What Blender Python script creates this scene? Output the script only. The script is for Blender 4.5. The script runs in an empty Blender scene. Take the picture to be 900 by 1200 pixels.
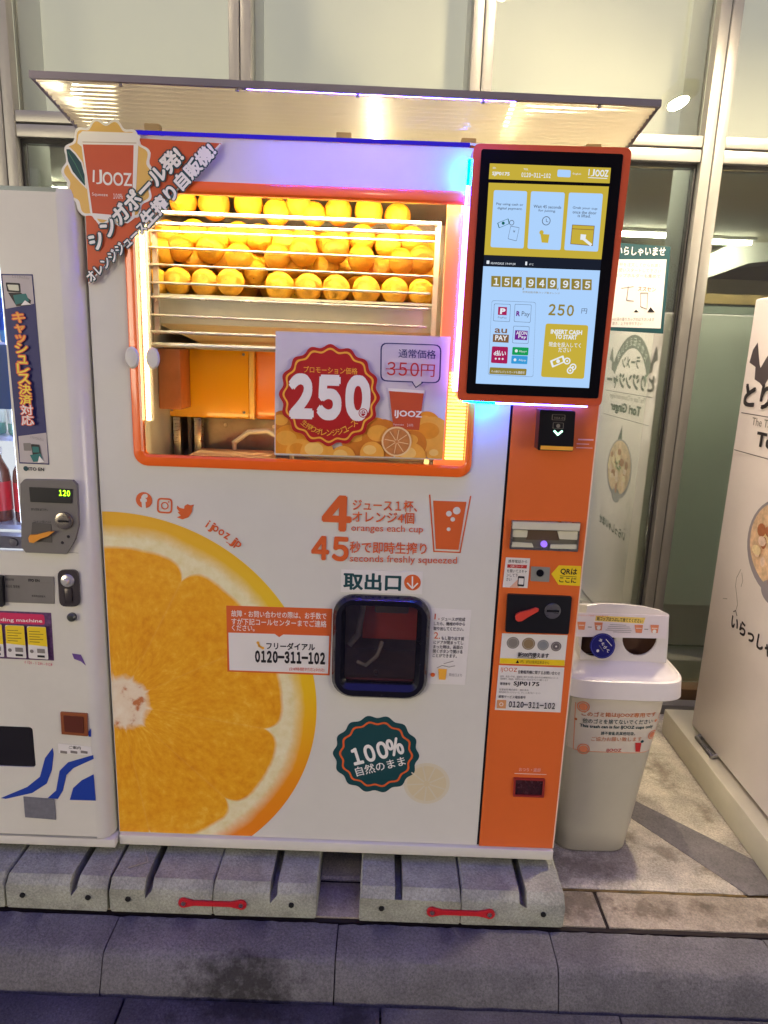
import bpy, bmesh, math, random
from mathutils import Vector, Matrix
random.seed(7)
S = bpy.context.scene
COL = S.collection
R = math.radians
PI = math.pi

# ------------------------------------------------------------------ camera
F_PX = 807.865
CR = Vector((0.99929562, 0.00778907, 0.03670956))
CU = Vector((-0.03752161, 0.22366062, 0.97394458))
CD = Vector((6.24e-04, 0.97463596, -0.22379534))
CC = Vector((0.74905847, -1.77856591, 1.41282222))
cam = bpy.data.cameras.new("camera")
cam.sensor_fit = 'VERTICAL'; cam.sensor_height = 36.0
cam.lens = F_PX / 1200 * 36.0
cam.clip_start = 0.02; cam.clip_end = 500
camo = bpy.data.objects.new("camera", cam)
camo.matrix_world = Matrix(((CR.x, CU.x, -CD.x, CC.x), (CR.y, CU.y, -CD.y, CC.y), (CR.z, CU.z, -CD.z, CC.z), (0, 0, 0, 1)))
COL.objects.link(camo); S.camera = camo

# ------------------------------------------------------------------ night sky with city glow
w = bpy.data.worlds.new("World"); S.world = w; w.use_nodes = True
nt = w.node_tree; nt.nodes.clear()
wo = nt.nodes.new('ShaderNodeOutputWorld'); wb = nt.nodes.new('ShaderNodeBackground')
tc = nt.nodes.new('ShaderNodeTexCoord'); sx = nt.nodes.new('ShaderNodeSeparateXYZ'); rp = nt.nodes.new('ShaderNodeValToRGB')
nt.links.new(tc.outputs['Generated'], sx.inputs[0]); nt.links.new(sx.outputs['Z'], rp.inputs[0])
nt.links.new(rp.outputs[0], wb.inputs[0]); nt.links.new(wb.outputs[0], wo.inputs[0])
e = rp.color_ramp.elements
e[0].position = 0.0; e[0].color = (0.32, 0.305, 0.235, 1)
e[1].position = 0.85; e[1].color = (0.055, 0.055, 0.36, 1)
k = e.new(0.32); k.color = (0.155, 0.15, 0.20, 1)
wb.inputs[1].default_value = 1.0

S.view_settings.view_transform = 'Standard'
S.view_settings.look = 'None'
S.view_settings.exposure = 1.18
S.view_settings.gamma = 1.0
S.cycles.use_denoising = True
S.cycles.max_bounces = 10
S.cycles.transparent_max_bounces = 16
S.cycles.sample_clamp_indirect = 6
S.cycles.caustics_reflective = False
S.cycles.caustics_refractive = False

# ------------------------------------------------------------------ materials
def lin(c):
    return tuple(((x / 255) / 12.92 if x / 255 <= 0.04045 else ((x / 255 + 0.055) / 1.055) ** 2.4) for x in c)

MATS = {}
def mat(name, rgb, rough=0.5, metal=0.0, var=0.0, scale=8.0, bump=0.0, bscale=60.0, coat=0.0, em=None, es=0.0, linear=False, stretch=None, grit=0.0):
    if name in MATS: return MATS[name]
    m = bpy.data.materials.new(name); m.use_nodes = True
    n = m.node_tree; b = n.nodes['Principled BSDF']
    c = rgb if linear else lin(rgb)
    b.inputs['Base Color'].default_value = (*c, 1)
    b.inputs['Roughness'].default_value = rough
    b.inputs['Metallic'].default_value = metal
    b.inputs['Coat Weight'].default_value = coat
    b.inputs['Coat Roughness'].default_value = 0.08
    if em is not None:
        b.inputs['Emission Color'].default_value = (*lin(em), 1); b.inputs['Emission Strength'].default_value = es
    if var or bump:
        t = n.nodes.new('ShaderNodeTexCoord'); mp = n.nodes.new('ShaderNodeMapping')
        n.links.new(t.outputs['Object'], mp.inputs[0])
        if stretch: mp.inputs['Scale'].default_value = stretch
    if var:
        no = n.nodes.new('ShaderNodeTexNoise'); no.inputs['Scale'].default_value = scale; no.inputs['Detail'].default_value = 7
        no.inputs['Roughness'].default_value = 0.65
        n.links.new(mp.outputs[0], no.inputs['Vector'])
        cr = n.nodes.new('ShaderNodeValToRGB')
        cr.color_ramp.elements[0].position = 0.32; cr.color_ramp.elements[1].position = 0.7
        cr.color_ramp.elements[0].color = (*[x * (1 - var) for x in c], 1)
        cr.color_ramp.elements[1].color = (*[min(1, x * (1 + var * 0.6)) for x in c], 1)
        n.links.new(no.outputs[0], cr.inputs[0]); n.links.new(cr.outputs[0], b.inputs['Base Color'])
        mr = n.nodes.new('ShaderNodeMapRange'); mr.inputs['To Min'].default_value = max(0, rough - 0.08); mr.inputs['To Max'].default_value = min(1, rough + 0.1)
        n.links.new(no.outputs[0], mr.inputs[0]); n.links.new(mr.outputs[0], b.inputs['Roughness'])
    if grit:
        gn = n.nodes.new('ShaderNodeTexNoise'); gn.inputs['Scale'].default_value = 150; gn.inputs['Detail'].default_value = 6; gn.inputs['Roughness'].default_value = .8
        n.links.new(mp.outputs[0], gn.inputs['Vector'])
        gr = n.nodes.new('ShaderNodeMapRange'); gr.inputs['From Min'].default_value = .36; gr.inputs['From Max'].default_value = .62; gr.inputs['To Min'].default_value = 1 - grit; gr.inputs['To Max'].default_value = 1.15
        n.links.new(gn.outputs[0], gr.inputs[0]); gm = n.nodes.new('ShaderNodeVectorMath'); gm.operation = 'SCALE'
        n.links.new(b.inputs['Base Color'].links[0].from_socket, gm.inputs[0]); n.links.new(gr.outputs[0], gm.inputs['Scale']); n.links.new(gm.outputs[0], b.inputs['Base Color'])
    if bump:
        n2 = n.nodes.new('ShaderNodeTexNoise'); n2.inputs['Scale'].default_value = bscale; n2.inputs['Detail'].default_value = 5
        n.links.new(mp.outputs[0], n2.inputs['Vector'])
        bp = n.nodes.new('ShaderNodeBump'); bp.inputs['Strength'].default_value = bump; bp.inputs['Distance'].default_value = 0.004
        n.links.new(n2.outputs[0], bp.inputs['Height']); n.links.new(bp.outputs[0], b.inputs['Normal'])
    MATS[name] = m
    return m

def glow(name, rgb, s):
    if name in MATS: return MATS[name]
    if name.startswith('display_'): s *= .43
    m = bpy.data.materials.new(name); m.use_nodes = True; n = m.node_tree; n.nodes.clear()
    o = n.nodes.new('ShaderNodeOutputMaterial'); e = n.nodes.new('ShaderNodeEmission')
    e.inputs[0].default_value = (*lin(rgb), 1); e.inputs[1].default_value = s
    n.links.new(e.outputs[0], o.inputs[0]); MATS[name] = m
    return m

def glass(name, refl, tint=(1, 1, 1), rough=0.0, ior=1.45):
    if name in MATS: return MATS[name]
    m = bpy.data.materials.new(name); m.use_nodes = True; n = m.node_tree; n.nodes.clear()
    o = n.nodes.new('ShaderNodeOutputMaterial'); mx = n.nodes.new('ShaderNodeMixShader')
    t = n.nodes.new('ShaderNodeBsdfTransparent'); g = n.nodes.new('ShaderNodeBsdfGlossy')
    t.inputs[0].default_value = (*tint, 1); g.inputs['Roughness'].default_value = rough
    g.inputs[0].default_value = (1, 1, 1, 1)
    lw = n.nodes.new('ShaderNodeFresnel'); lw.inputs[0].default_value = ior
    ad = n.nodes.new('ShaderNodeMath'); ad.operation = 'ADD'; ad.inputs[1].default_value = refl; ad.use_clamp = True
    n.links.new(lw.outputs[0], ad.inputs[0]); n.links.new(ad.outputs[0], mx.inputs[0])
    n.links.new(t.outputs[0], mx.inputs[1]); n.links.new(g.outputs[0], mx.inputs[2]); n.links.new(mx.outputs[0], o.inputs[0])
    MATS[name] = m
    return m

M_WHITE = mat('white_enamel', (216, 214, 202), 0.32, var=0.05, scale=3, bump=0.05, bscale=9, coat=0.35)
M_WHITE2 = mat('cream_enamel', (216, 213, 198), 0.36, var=0.05, scale=4, bump=0.05, bscale=120, coat=0.3)
M_ORANGE = mat('orange_enamel', (224, 108, 44), 0.38, var=0.05, scale=5, coat=0.3, bump=0.03, bscale=120)
M_FRAME = mat('orange_window_frame', (250, 108, 26), 0.3, coat=0.5, var=0.03)
M_BLACK = mat('black_plastic', (22, 22, 26), 0.35, var=0.1)
M_DARK = mat('dark_interior', (40, 36, 34), 0.6, var=0.2)
M_STEEL = mat('brushed_steel', (190, 188, 180), 0.28, 1.0, var=0.1, scale=30, stretch=(1, 1, 12))
M_CHROME = mat('chrome_rod', (228, 226, 216), 0.24, 0.6, var=0.04)
M_ALU = mat('anodised_aluminium', (150, 147, 138), 0.38, 0.35, var=0.07, scale=6, bump=0.03)
M_GREYP = mat('grey_plastic', (112, 108, 102), 0.5, var=0.08, bump=0.04, bscale=200)
M_RUBBER = mat('dark_gasket', (44, 42, 40), 0.7, var=0.1)
M_PAPER = mat('white_paper', (226, 222, 214), 0.45, var=0.03, coat=0.15)
P_ORANGE = mat('orange_ink', (214, 98, 42), 0.45, var=0.02)
P_RED = mat('red_ink', (190, 42, 38), 0.45, var=0.02)
P_YELLOW = mat('yellow_ink', (236, 204, 30), 0.45, var=0.02)
P_GOLD = mat('gold_ink', (240, 176, 60), 0.45, var=0.02)
P_BLACK = mat('black_ink', (26, 24, 24), 0.5, var=0.02)
P_GREEN = mat('dark_green_ink', (14, 66, 70), 0.5, var=0.03)
P_NAVY = mat('navy_ink', (36, 36, 96), 0.5, var=0.02)
P_BLUE = mat('blue_ink', (28, 62, 156), 0.45, var=0.02)
P_WHITE = mat('white_ink', (235, 232, 224), 0.5, var=0.02)
P_GREY = mat('grey_ink', (130, 124, 116), 0.5, var=0.02)
P_PINK = mat('magenta_ink', (206, 36, 88), 0.5, var=0.02)
P_TEAL = mat('teal_ink', (30, 110, 104), 0.5, var=0.02)
P_PURP = mat('purple_ink', (104, 72, 140), 0.5, var=0.2, scale=90)

# ------------------------------------------------------------------ object helpers
def wloc(o):
    v = Vector((0, 0, 0))
    while o is not None:
        v += o.location; o = o.parent
    return v

def link(name, me, parent=None, smooth=False, origin=None):
    o = bpy.data.objects.new(name, me); COL.objects.link(o)
    if parent is not None:
        me.transform(Matrix.Translation(-wloc(parent))); o.parent = parent
    else:
        if origin is None:
            xs = [v.co for v in me.vertices]
            origin = Vector(((min(v.x for v in xs) + max(v.x for v in xs)) / 2, (min(v.y for v in xs) + max(v.y for v in xs)) / 2, min(v.z for v in xs)))
        me.transform(Matrix.Translation(-Vector(origin))); o.location = origin
    if smooth:
        for p in me.polygons: p.use_smooth = True
    return o

def tag(o, label=None, cat=None, group=None, kind=None):
    if label: o['label'] = label
    if cat: o['category'] = cat
    if group: o['group'] = group
    if kind: o['kind'] = kind
    return o

def thing(name, loc, label, cat, group=None):
    o = bpy.data.objects.new(name, None); o.location = loc; o.empty_display_size = 0.1
    COL.objects.link(o); return tag(o, label, cat, group)

def mesh_of(bm, mats, name='mesh'):
    me = bpy.data.meshes.new(name); bm.normal_update(); bm.to_mesh(me); bm.free()
    for m in (mats if isinstance(mats, (list, tuple)) else [mats]): me.materials.append(m)
    me.set_sharp_from_angle(angle=R(38))
    return me

def add_box(bm, x0, x1, y0, y1, z0, z1, bev=0.0, mi=0, seg=2):
    vs = [bm.verts.new((x, y, z)) for x in (x0, x1) for y in (y0, y1) for z in (z0, z1)]
    fs = [bm.faces.new([vs[i] for i in q]) for q in ((0, 1, 3, 2), (4, 6, 7, 5), (0, 4, 5, 1), (2, 3, 7, 6), (0, 2, 6, 4), (1, 5, 7, 3))]
    for f in fs: f.material_index = mi
    if bev:
        es = list({e for f in fs for e in f.edges})
        r = bmesh.ops.bevel(bm, geom=es, offset=bev, segments=seg, profile=0.5, affect='EDGES')
        for f in r['faces']: f.material_index = mi
    return vs

def box(name, x0, x1, y0, y1, z0, z1, m, parent=None, bev=0.0, seg=2):
    bm = bmesh.new(); add_box(bm, x0, x1, y0, y1, z0, z1, bev, 0, seg)
    bmesh.ops.recalc_face_normals(bm, faces=bm.faces)
    return link(name, mesh_of(bm, m, name), parent)

def add_tube(bm, pts, r, n=8, mi=0, rs=None, cap=True):
    pts = [Vector(p) for p in pts]; rings = []
    for i, p in enumerate(pts):
        t = (pts[min(i + 1, len(pts) - 1)] - pts[max(i - 1, 0)]).normalized()
        a = t.cross(Vector((0, 0, 1)));
        if a.length < 1e-3: a = t.cross(Vector((0, 1, 0)))
        a.normalize(); b = t.cross(a)
        rr = rs[i] if rs else r
        rings.append([bm.verts.new(p + a * rr * math.cos(2 * PI * k / n) + b * rr * math.sin(2 * PI * k / n)) for k in range(n)])
    for i in range(len(rings) - 1):
        for k in range(n):
            f = bm.faces.new((rings[i][k], rings[i][(k + 1) % n], rings[i + 1][(k + 1) % n], rings[i + 1][k])); f.material_index = mi; f.smooth = True
    if cap:
        for q in (rings[0][::-1], rings[-1]):
            f = bm.faces.new(q); f.material_index = mi

def tube(name, pts, r, m, parent=None, n=8, rs=None):
    bm = bmesh.new(); add_tube(bm, pts, r, n, 0, rs); bmesh.ops.recalc_face_normals(bm, faces=bm.faces)
    return link(name, mesh_of(bm, m, name), parent)

def add_lathe(bm, prof, c, n=24, mi=0, ax='z'):
    rings = []
    for r, h in prof:
        ring = []
        for k in range(n):
            a = 2 * PI * k / n; x, y = max(r, 1e-5) * math.cos(a), max(r, 1e-5) * math.sin(a)
            v = Vector((x, y, h)) if ax == 'z' else Vector((x, -h, y))
            ring.append(bm.verts.new(Vector(c) + v))
        rings.append(ring)
    for i in range(len(rings) - 1):
        for k in range(n):
            f = bm.faces.new((rings[i][k], rings[i][(k + 1) % n], rings[i + 1][(k + 1) % n], rings[i + 1][k])); f.material_index = mi; f.smooth = True
    for q in (rings[0][::-1], rings[-1]):
        f = bm.faces.new(q); f.material_index = mi

def lathe(name, prof, c, m, parent=None, n=24, ax='z'):
    bm = bmesh.new(); add_lathe(bm, prof, c, n, 0, ax); bmesh.ops.recalc_face_normals(bm, faces=bm.faces)
    return link(name, mesh_of(bm, m, name), parent)

def ray(px, py):
    return CD + CR * ((px - 450) / F_PX) - CU * ((py - 600) / F_PX)

class Frame:
    """a plane of the place: origin, right, up, outward normal; optional warp(u, v) -> extra outward distance"""
    def __init__(s, O, U, V, N, warp=None):
        s.O, s.U, s.V, s.N, s.warp = Vector(O), Vector(U).normalized(), Vector(V).normalized(), Vector(N).normalized(), warp
    def p(s, u, v, l=0.0):
        if s.warp: l = l + s.warp(u, v)
        return s.O + s.U * u + s.V * v + s.N * l
    def inv(s, q):                       # where a photographed point lies on this plane
        d = ray(*q); t = (s.O - CC).dot(s.N) / d.dot(s.N); P = CC + d * t - s.O
        return Vector((P.dot(s.U), P.dot(s.V)))

def front(y): return Frame((0, y, 0), (1, 0, 0), (0, 0, 1), (0, -1, 0))

def rrect(u0, v0, u1, v1, r, n=6):
    out = []
    for cx, cy, a0 in ((u1 - r, v1 - r, 0), (u0 + r, v1 - r, 90), (u0 + r, v0 + r, 180), (u1 - r, v0 + r, 270)):
        for k in range(n + 1):
            a = R(a0 + 90 * k / n); out.append((cx + r * math.cos(a), cy + r * math.sin(a)))
    return out

def rquad(q, r, n=4):
    """rounded quad, q = four 2-D corners in order, r = radius in the same units"""
    out = []; q = [Vector(p) for p in q]
    for i in range(4):
        p, a, b = q[i], (q[i - 1] - q[i]).normalized(), (q[(i + 1) % 4] - q[i]).normalized()
        s, e_ = p + a * r, p + b * r
        for k in range(n + 1):
            t = k / n; out.append(s * (1 - t) ** 2 + p * 2 * t * (1 - t) + e_ * t * t)
    return out

def plate(name, fr, outer, holes, thick, m, parent=None, off=0.0, bev=0.0):
    bm = bmesh.new(); es = []
    for loop in [outer] + list(holes):
        vs = [bm.verts.new(fr.p(a[0], a[1], off)) for a in loop]
        es += [bm.edges.new((vs[i], vs[(i + 1) % len(vs)])) for i in range(len(vs))]
    bmesh.ops.triangle_fill(bm, use_beauty=True, use_dissolve=False, edges=es, normal=fr.N)
    if thick:
        r = bmesh.ops.extrude_face_region(bm, geom=list(bm.faces))
        vv = [g for g in r['geom'] if isinstance(g, bmesh.types.BMVert)]
        bmesh.ops.translate(bm, verts=vv, vec=-fr.N * thick)
    bmesh.ops.recalc_face_normals(bm, faces=bm.faces)
    return link(name, mesh_of(bm, m, name), parent)

# ---- lettering
_fc = bpy.data.curves.new('lettering_source', 'FONT'); _fo = bpy.data.objects.new('lettering_source', _fc); COL.objects.link(_fo)
_tc = {}
def text_geo(s, bold=0.0, res=2):
    bold = 0.0
    if s and all(c in '0123456789-%' for c in s):        # digits with a proper flag on the 1
        s = ''.join(chr(ord(c) + 0xFEE0) for c in s); _fc.space_character = .51
    else: _fc.space_character = 1.0
    k = (s, bold, res)
    if k in _tc: return _tc[k]
    _fc.body = s; _fc.resolution_u = res; _fc.offset = bold
    bpy.context.view_layer.update()
    me = bpy.data.meshes.new_from_object(_fo.evaluated_get(bpy.context.evaluated_depsgraph_get()))
    vs = [(v.co.x, v.co.y) for v in me.vertices]; fs = [tuple(p.vertices) for p in me.polygons]
    bpy.data.meshes.remove(me); _tc[k] = (vs, fs); return _tc[k]

class Print:
    """flat print on a plane, every piece a fraction of a millimetre above the one before"""
    def __init__(s, fr, base=0.0006, step=0.00022):
        s.fr, s.l, s.step = fr, base, step; s.v, s.f, s.mi, s.mats = [], [], [], []
    def _m(s, m):
        if m not in s.mats: s.mats.append(m)
        return s.mats.index(m)
    def _lay(s): s.l += s.step; return s.l
    def uv(s, pts, m, faces=None, lay=None):
        l = lay if lay is not None else s._lay(); b = len(s.v); mi = s._m(m)
        s.v += [s.fr.p(a[0], a[1], l) for a in pts]
        for f in (faces or [tuple(range(len(pts)))]): s.f.append(tuple(b + i for i in f)); s.mi.append(mi)
    def poly(s, px, m): s.uv([s.fr.inv(q) for q in px], m)
    def rq(s, px, m, r=3): s.poly(rquad(px, r), m)
    def ring(s, px, m, wpx, r=3):
        """outline of a rounded quad"""
        o = rquad(px, r); c = sum(o, Vector((0, 0))) / len(o)
        i = [c + (p - c) * (1 - wpx / max((p - c).length, .01)) for p in o]
        n = len(o); s.uv([s.fr.inv(q) for q in o + i], m, [(k, (k + 1) % n, n + (k + 1) % n, n + k) for k in range(n)])
    def circ(s, c, r, m, n=20, ry=None, w=None, wave=0, waves=14, ph=0.0):
        C = s.fr.inv(c); rx = (s.fr.inv((c[0] + r, c[1])) - C).length; ryy = rx * (ry / r) if ry else rx
        f = lambda k, q: (C.x + q * rx * (1 + wave * math.cos(waves * 2 * PI * k / n)) * math.cos(2 * PI * k / n + ph), C.y + q * ryy * (1 + wave * math.cos(waves * 2 * PI * k / n)) * math.sin(2 * PI * k / n + ph))
        o = [f(k, 1) for k in range(n)]
        if w is None: s.uv(o, m)
        else:
            o += [f(k, 1 - w / r) for k in range(n)]; s.uv(o, m, [(k, (k + 1) % n, n + (k + 1) % n, n + k) for k in range(n)])
    def line(s, px, m, wpx=1.0):
        pts = [s.fr.inv(q) for q in px]; sc = (s.fr.inv((px[0][0] + 1, px[0][1])) - pts[0]).length * wpx / 2
        v, f = [], []
        for i in range(len(pts) - 1):
            a, b = pts[i], pts[i + 1]; d = (b - a).normalized(); nn = Vector((-d.y, d.x)) * sc; e2 = d * sc * .6; k = len(v)
            v += [a - nn - e2, b - nn + e2, b + nn + e2, a + nn - e2]; f.append((k, k + 1, k + 2, k + 3))
        s.uv(v, m, f)
    def text(s, t, A, B, h, m, bold=0.012, res=2, under=None, ub=0.06, shear=0.0):
        """t between bottom-left A and bottom-right B (photograph), h its height there"""
        a, b = s.fr.inv(A), s.fr.inv(B); dx, dy = B[0] - A[0], B[1] - A[1]; L = math.hypot(dx, dy)
        T = s.fr.inv((A[0] + dy / L * h, A[1] - dx / L * h))
        d = (b - a).normalized(); nn = Vector((-d.y, d.x)); H = abs((T - a).dot(nn)); W = (b - a).length
        if h > 14 and res == 2: res = 5
        vs, fs = text_geo(t, bold, res)
        if not vs: return
        x0 = min(v[0] for v in vs); x1 = max(v[0] for v in vs); y0 = min(v[1] for v in vs); y1 = max(v[1] for v in vs)
        bx, by = W / (x1 - x0), H / (y1 - y0)
        if abs(y1 - y0) < .12: by = bx
        def put(mm, k, nd):                  # heavier strokes: the same letters laid a hair apart
            l0 = s._lay(); off = [(0, 0)] if k <= 0.004 else [(0, 0)] + [(k * math.cos(2 * PI * (i + .5) / nd), k * math.sin(2 * PI * (i + .5) / nd)) for i in range(nd)]
            for i, (ox, oy) in enumerate(off):
                s.uv([a + d * ((x - x0 + ox) * bx + shear * (y - y0) / (y1 - y0) * H) + nn * ((y - y0 + oy) * by) for x, y in vs], mm, fs, l0 + i * s.step * .02)
        if under is not None: put(under, ub, 8)
        put(m, bold, 8 if bold > .022 else 4)
    def arc(s, t, c, r, a0, a1, h, m, bold=0.01, inside=False):
        """letters along an arc about c (photograph), degrees clockwise from the top"""
        n = len(t)
        for i, ch in enumerate(t):
            a = R(a0 + (a1 - a0) * (i + .5) / n)
            ux, uy = math.sin(a), -math.cos(a)            # outward
            tx, ty = (math.cos(a), math.sin(a)) if not inside else (-math.cos(a), -math.sin(a))
            wd = abs(R(a1 - a0)) * r / n * 0.46
            hh = h * (0.3 if ch == 'ー' else 1.0)
            ro = r if ch != 'ー' else r + (h * .35 if not inside else -h * .35)
            P = (c[0] + ux * ro, c[1] + uy * ro)
            if inside: P = (c[0] + ux * (ro), c[1] + uy * (ro))
            s.text(ch, (P[0] - tx * wd, P[1] - ty * wd), (P[0] + tx * wd, P[1] + ty * wd), hh, m, bold)
    def build(s, name, parent=None, double=False):
        me = bpy.data.meshes.new(name); me.from_pydata([tuple(v) for v in s.v], [], s.f)
        for m in s.mats: me.materials.append(m)
        me.polygons.foreach_set('material_index', s.mi); me.update()
        return link(name, me, parent)

def sticker(name, fr, px, m, parent, thick=0.0006, r=0, label=None):
    q = rquad(px, r) if r else px
    o = plate(name, fr, [fr.inv(p) for p in q], [], thick, m, parent, off=thick + 0.0006)
    if label: o['label'] = label
    return o, Print(fr, base=thick + 0.0008)

# ================================================================== GROUND
ZG = -0.16
M_STONE = mat('pale_paving_stone', (204, 196, 176), 0.78, var=0.42, scale=6, bump=1.0, bscale=60, grit=.4)
M_STONE2 = mat('brown_paving_stone', (176, 164, 142), 0.8, var=0.4, scale=11, bump=0.8, bscale=80, grit=.35)
M_STRIP = mat('grey_tactile_strip', (122, 118, 116), 0.8, var=0.25, scale=14, bump=0.6, bscale=90, grit=.3)
M_KERB = mat('kerb_concrete', (118, 116, 114), 0.85, var=0.3, scale=7, bump=0.9, bscale=90, grit=.45)
M_ROAD = mat('worn_road_concrete', (90, 89, 94), 0.85, var=0.36, scale=5, bump=0.9, bscale=90, grit=.5)
M_JOINT = mat('dark_joint_grit', (44, 36, 28), 0.9, var=0.4, scale=40)
M_RUST = mat('rusty_yellow_joint', (120, 100, 56), 0.85, var=0.6, scale=22)

def stain(m, spots, rgb, amount=0.8):
    """worn dark blotches of their own shape: spots = (x, y, rx, ry) in the object's own coordinates"""
    n = m.node_tree; b = n.nodes['Principled BSDF']; src = b.inputs['Base Color'].links[0].from_socket
    g = n.nodes.new('ShaderNodeNewGeometry'); no = n.nodes.new('ShaderNodeTexNoise'); no.inputs['Scale'].default_value = 26; no.inputs['Detail'].default_value = 7; no.inputs['Roughness'].default_value = .7
    n.links.new(g.outputs['Position'], no.inputs['Vector'])
    for (x, y, rx, ry) in spots:
        sb = n.nodes.new('ShaderNodeVectorMath'); sb.operation = 'SUBTRACT'; sb.inputs[1].default_value = (x, y, 0)
        n.links.new(g.outputs['Position'], sb.inputs[0])
        sc = n.nodes.new('ShaderNodeVectorMath'); sc.operation = 'MULTIPLY'; sc.inputs[1].default_value = (1 / rx, 1 / ry, 0)
        n.links.new(sb.outputs[0], sc.inputs[0])
        ln = n.nodes.new('ShaderNodeVectorMath'); ln.operation = 'LENGTH'; n.links.new(sc.outputs[0], ln.inputs[0])
        ad = n.nodes.new('ShaderNodeMath'); ad.operation = 'MULTIPLY_ADD'; ad.inputs[1].default_value = 3.4; n.links.new(no.outputs[0], ad.inputs[0]); n.links.new(ln.outputs['Value'], ad.inputs[2])
        mr = n.nodes.new('ShaderNodeMapRange'); mr.inputs['From Min'].default_value = 2.0; mr.inputs['From Max'].default_value = 2.9
        mr.inputs['To Min'].default_value = amount; mr.inputs['To Max'].default_value = 0; n.links.new(ad.outputs[0], mr.inputs[0])
        mx = n.nodes.new('ShaderNodeMix'); mx.data_type = 'RGBA'; mx.inputs[7].default_value = (*lin(rgb), 1)
        n.links.new(mr.outputs[0], mx.inputs[0]); n.links.new(src, mx.inputs[6]); src = mx.outputs[2]
    n.links.new(src, b.inputs['Base Color'])

stain(M_KERB, [(0.42, -0.285, 0.15, 0.04)], (30, 26, 24), 0.8)
stain(M_ROAD, [(0.43, -0.31, 0.2, 0.07), (0.72, -0.34, 0.06, 0.2)], (26, 23, 23), 0.7)
stain(M_STONE, [(1.42, 0.12, 0.16, 0.08), (1.88, 0.66, 0.05, 0.12), (1.72, 0.2, 0.06, 0.04), (1.62, 0.28, .03, .05), (1.86, 0.12, .07, .03), (1.70, 0.62, .03, .04), (1.95, .42, .03, .06)], (96, 84, 68), 0.6)
stain(M_STONE2, [(1.58, -0.05, 0.09, 0.04), (1.38, -0.02, 0.1, 0.08), (1.75, -.03, .05, .03), (1.9, -.08, .06, .02)], (74, 62, 48), 0.65)

def wavy(bm, x0, x1, y0, y1, z, bev, amp, mi=0):
    add_box(bm, x0, x1, y0, y1, z - 0.05, z, bev, mi)
    for v in bm.verts:
        v.co.z += random.uniform(-amp, amp) * .3

def slab(name, x0, x1, y0, y1, ztop, m, parent, depth=0.06, bev=0.006):
    nx = max(2, int((x1 - x0) / 0.05)); ny = max(2, int((y1 - y0) / 0.05))
    bm = bmesh.new(); rnd = random.Random(name + str(x0))
    dz = rnd.uniform(-.0015, .0015)
    g = {}
    for i in range(nx + 1):
        for j in range(ny + 1):
            x = x0 + (x1 - x0) * i / nx; y = y0 + (y1 - y0) * j / ny
            ed = i in (0, nx) or j in (0, ny)
            z = ztop + dz + rnd.uniform(-.0012, .0012) - (bev if ed else 0)
            if i in (0, nx): x += (.5 if i == 0 else -.5) * rnd.uniform(0, .004)
            if j in (0, ny): y += (.5 if j == 0 else -.5) * rnd.uniform(0, .004)
            if not ed and i in (1,): x = x0 + bev * 1.5
            if not ed and i == nx - 1: x = x1 - bev * 1.5
            if not ed and j == 1: y = y0 + bev * 1.5
            if not ed and j == ny - 1: y = y1 - bev * 1.5
            g[i, j] = bm.verts.new((x, y, z))
    for i in range(nx):
        for j in range(ny):
            bm.faces.new((g[i, j], g[i + 1, j], g[i + 1, j + 1], g[i, j + 1]))
    r = bmesh.ops.extrude_edge_only(bm, edges=[e for e in bm.edges if len(e.link_faces) == 1])
    for v in [q for q in r['geom'] if isinstance(q, bmesh.types.BMVert)]: v.co.z = ztop - depth
    bmesh.ops.recalc_face_normals(bm, faces=bm.faces)
    o = link(name, mesh_of(bm, m, name), parent)
    for p in o.data.polygons: p.use_smooth = True
    return o

def sheet(name, x0, x1, y0, y1, z, m):
    bm = bmesh.new(); bm.faces.new([bm.verts.new(p) for p in ((x0, y0, z), (x1, y0, z), (x1, y1, z), (x0, y1, z))])
    return tag(link(name, mesh_of(bm, m, name)), kind='structure')

ground = sheet('ground', -200, 200, -200, 200, -0.40, M_ROAD)
pav = box('pavement', -6, 8, -0.125, 1.22, -0.3, ZG - 0.012, M_JOINT); tag(pav, kind='structure')
far_slab = sheet('pavement', -40, 40, 1.22, 1.24, ZG - 0.02, M_STONE)
# big pale slabs behind the seam, a row of small ones in front of it
xs = [-3.0, -2.0, -1.0, -0.02, 0.98, 1.98, 2.98, 4.0]
for a, b in zip(xs, xs[1:]):
    if a >= 0.9 and a < 1.5:
        continue
    slab('paving_slab', a + .003, b - .003, 0.031, 1.19, ZG, M_STONE, pav)
slab('paving_slab', 0.983, 2.6, 0.031, 1.19, ZG, M_STONE, pav)
xf = [-2.8, -1.9, -1.05, -0.45, 0.15, 0.75, 1.437, 2.3, 3.2, 4.2]
for a, b in zip(xf, xf[1:]):
    slab('paving_slab', a + .005, b - .005, -0.112, 0.022, ZG - .002, M_STONE2, pav)
box('seam_strip', 1.30, 3.2, 0.0225, 0.0305, ZG - 0.02, ZG - 0.006, M_RUST, pav)
# diagonal grey strip let into the paving
FG = Frame((0, 0, ZG), (1, 0, 0), (0, 1, 0), (0, 0, 1))
plate('grey_strip', FG, [FG.inv(q) for q in ((742, 938), (900, 1017), (960, 1047), (877, 1050), (738, 958))], [], 0.002, M_STRIP, pav, off=0.003)
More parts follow.
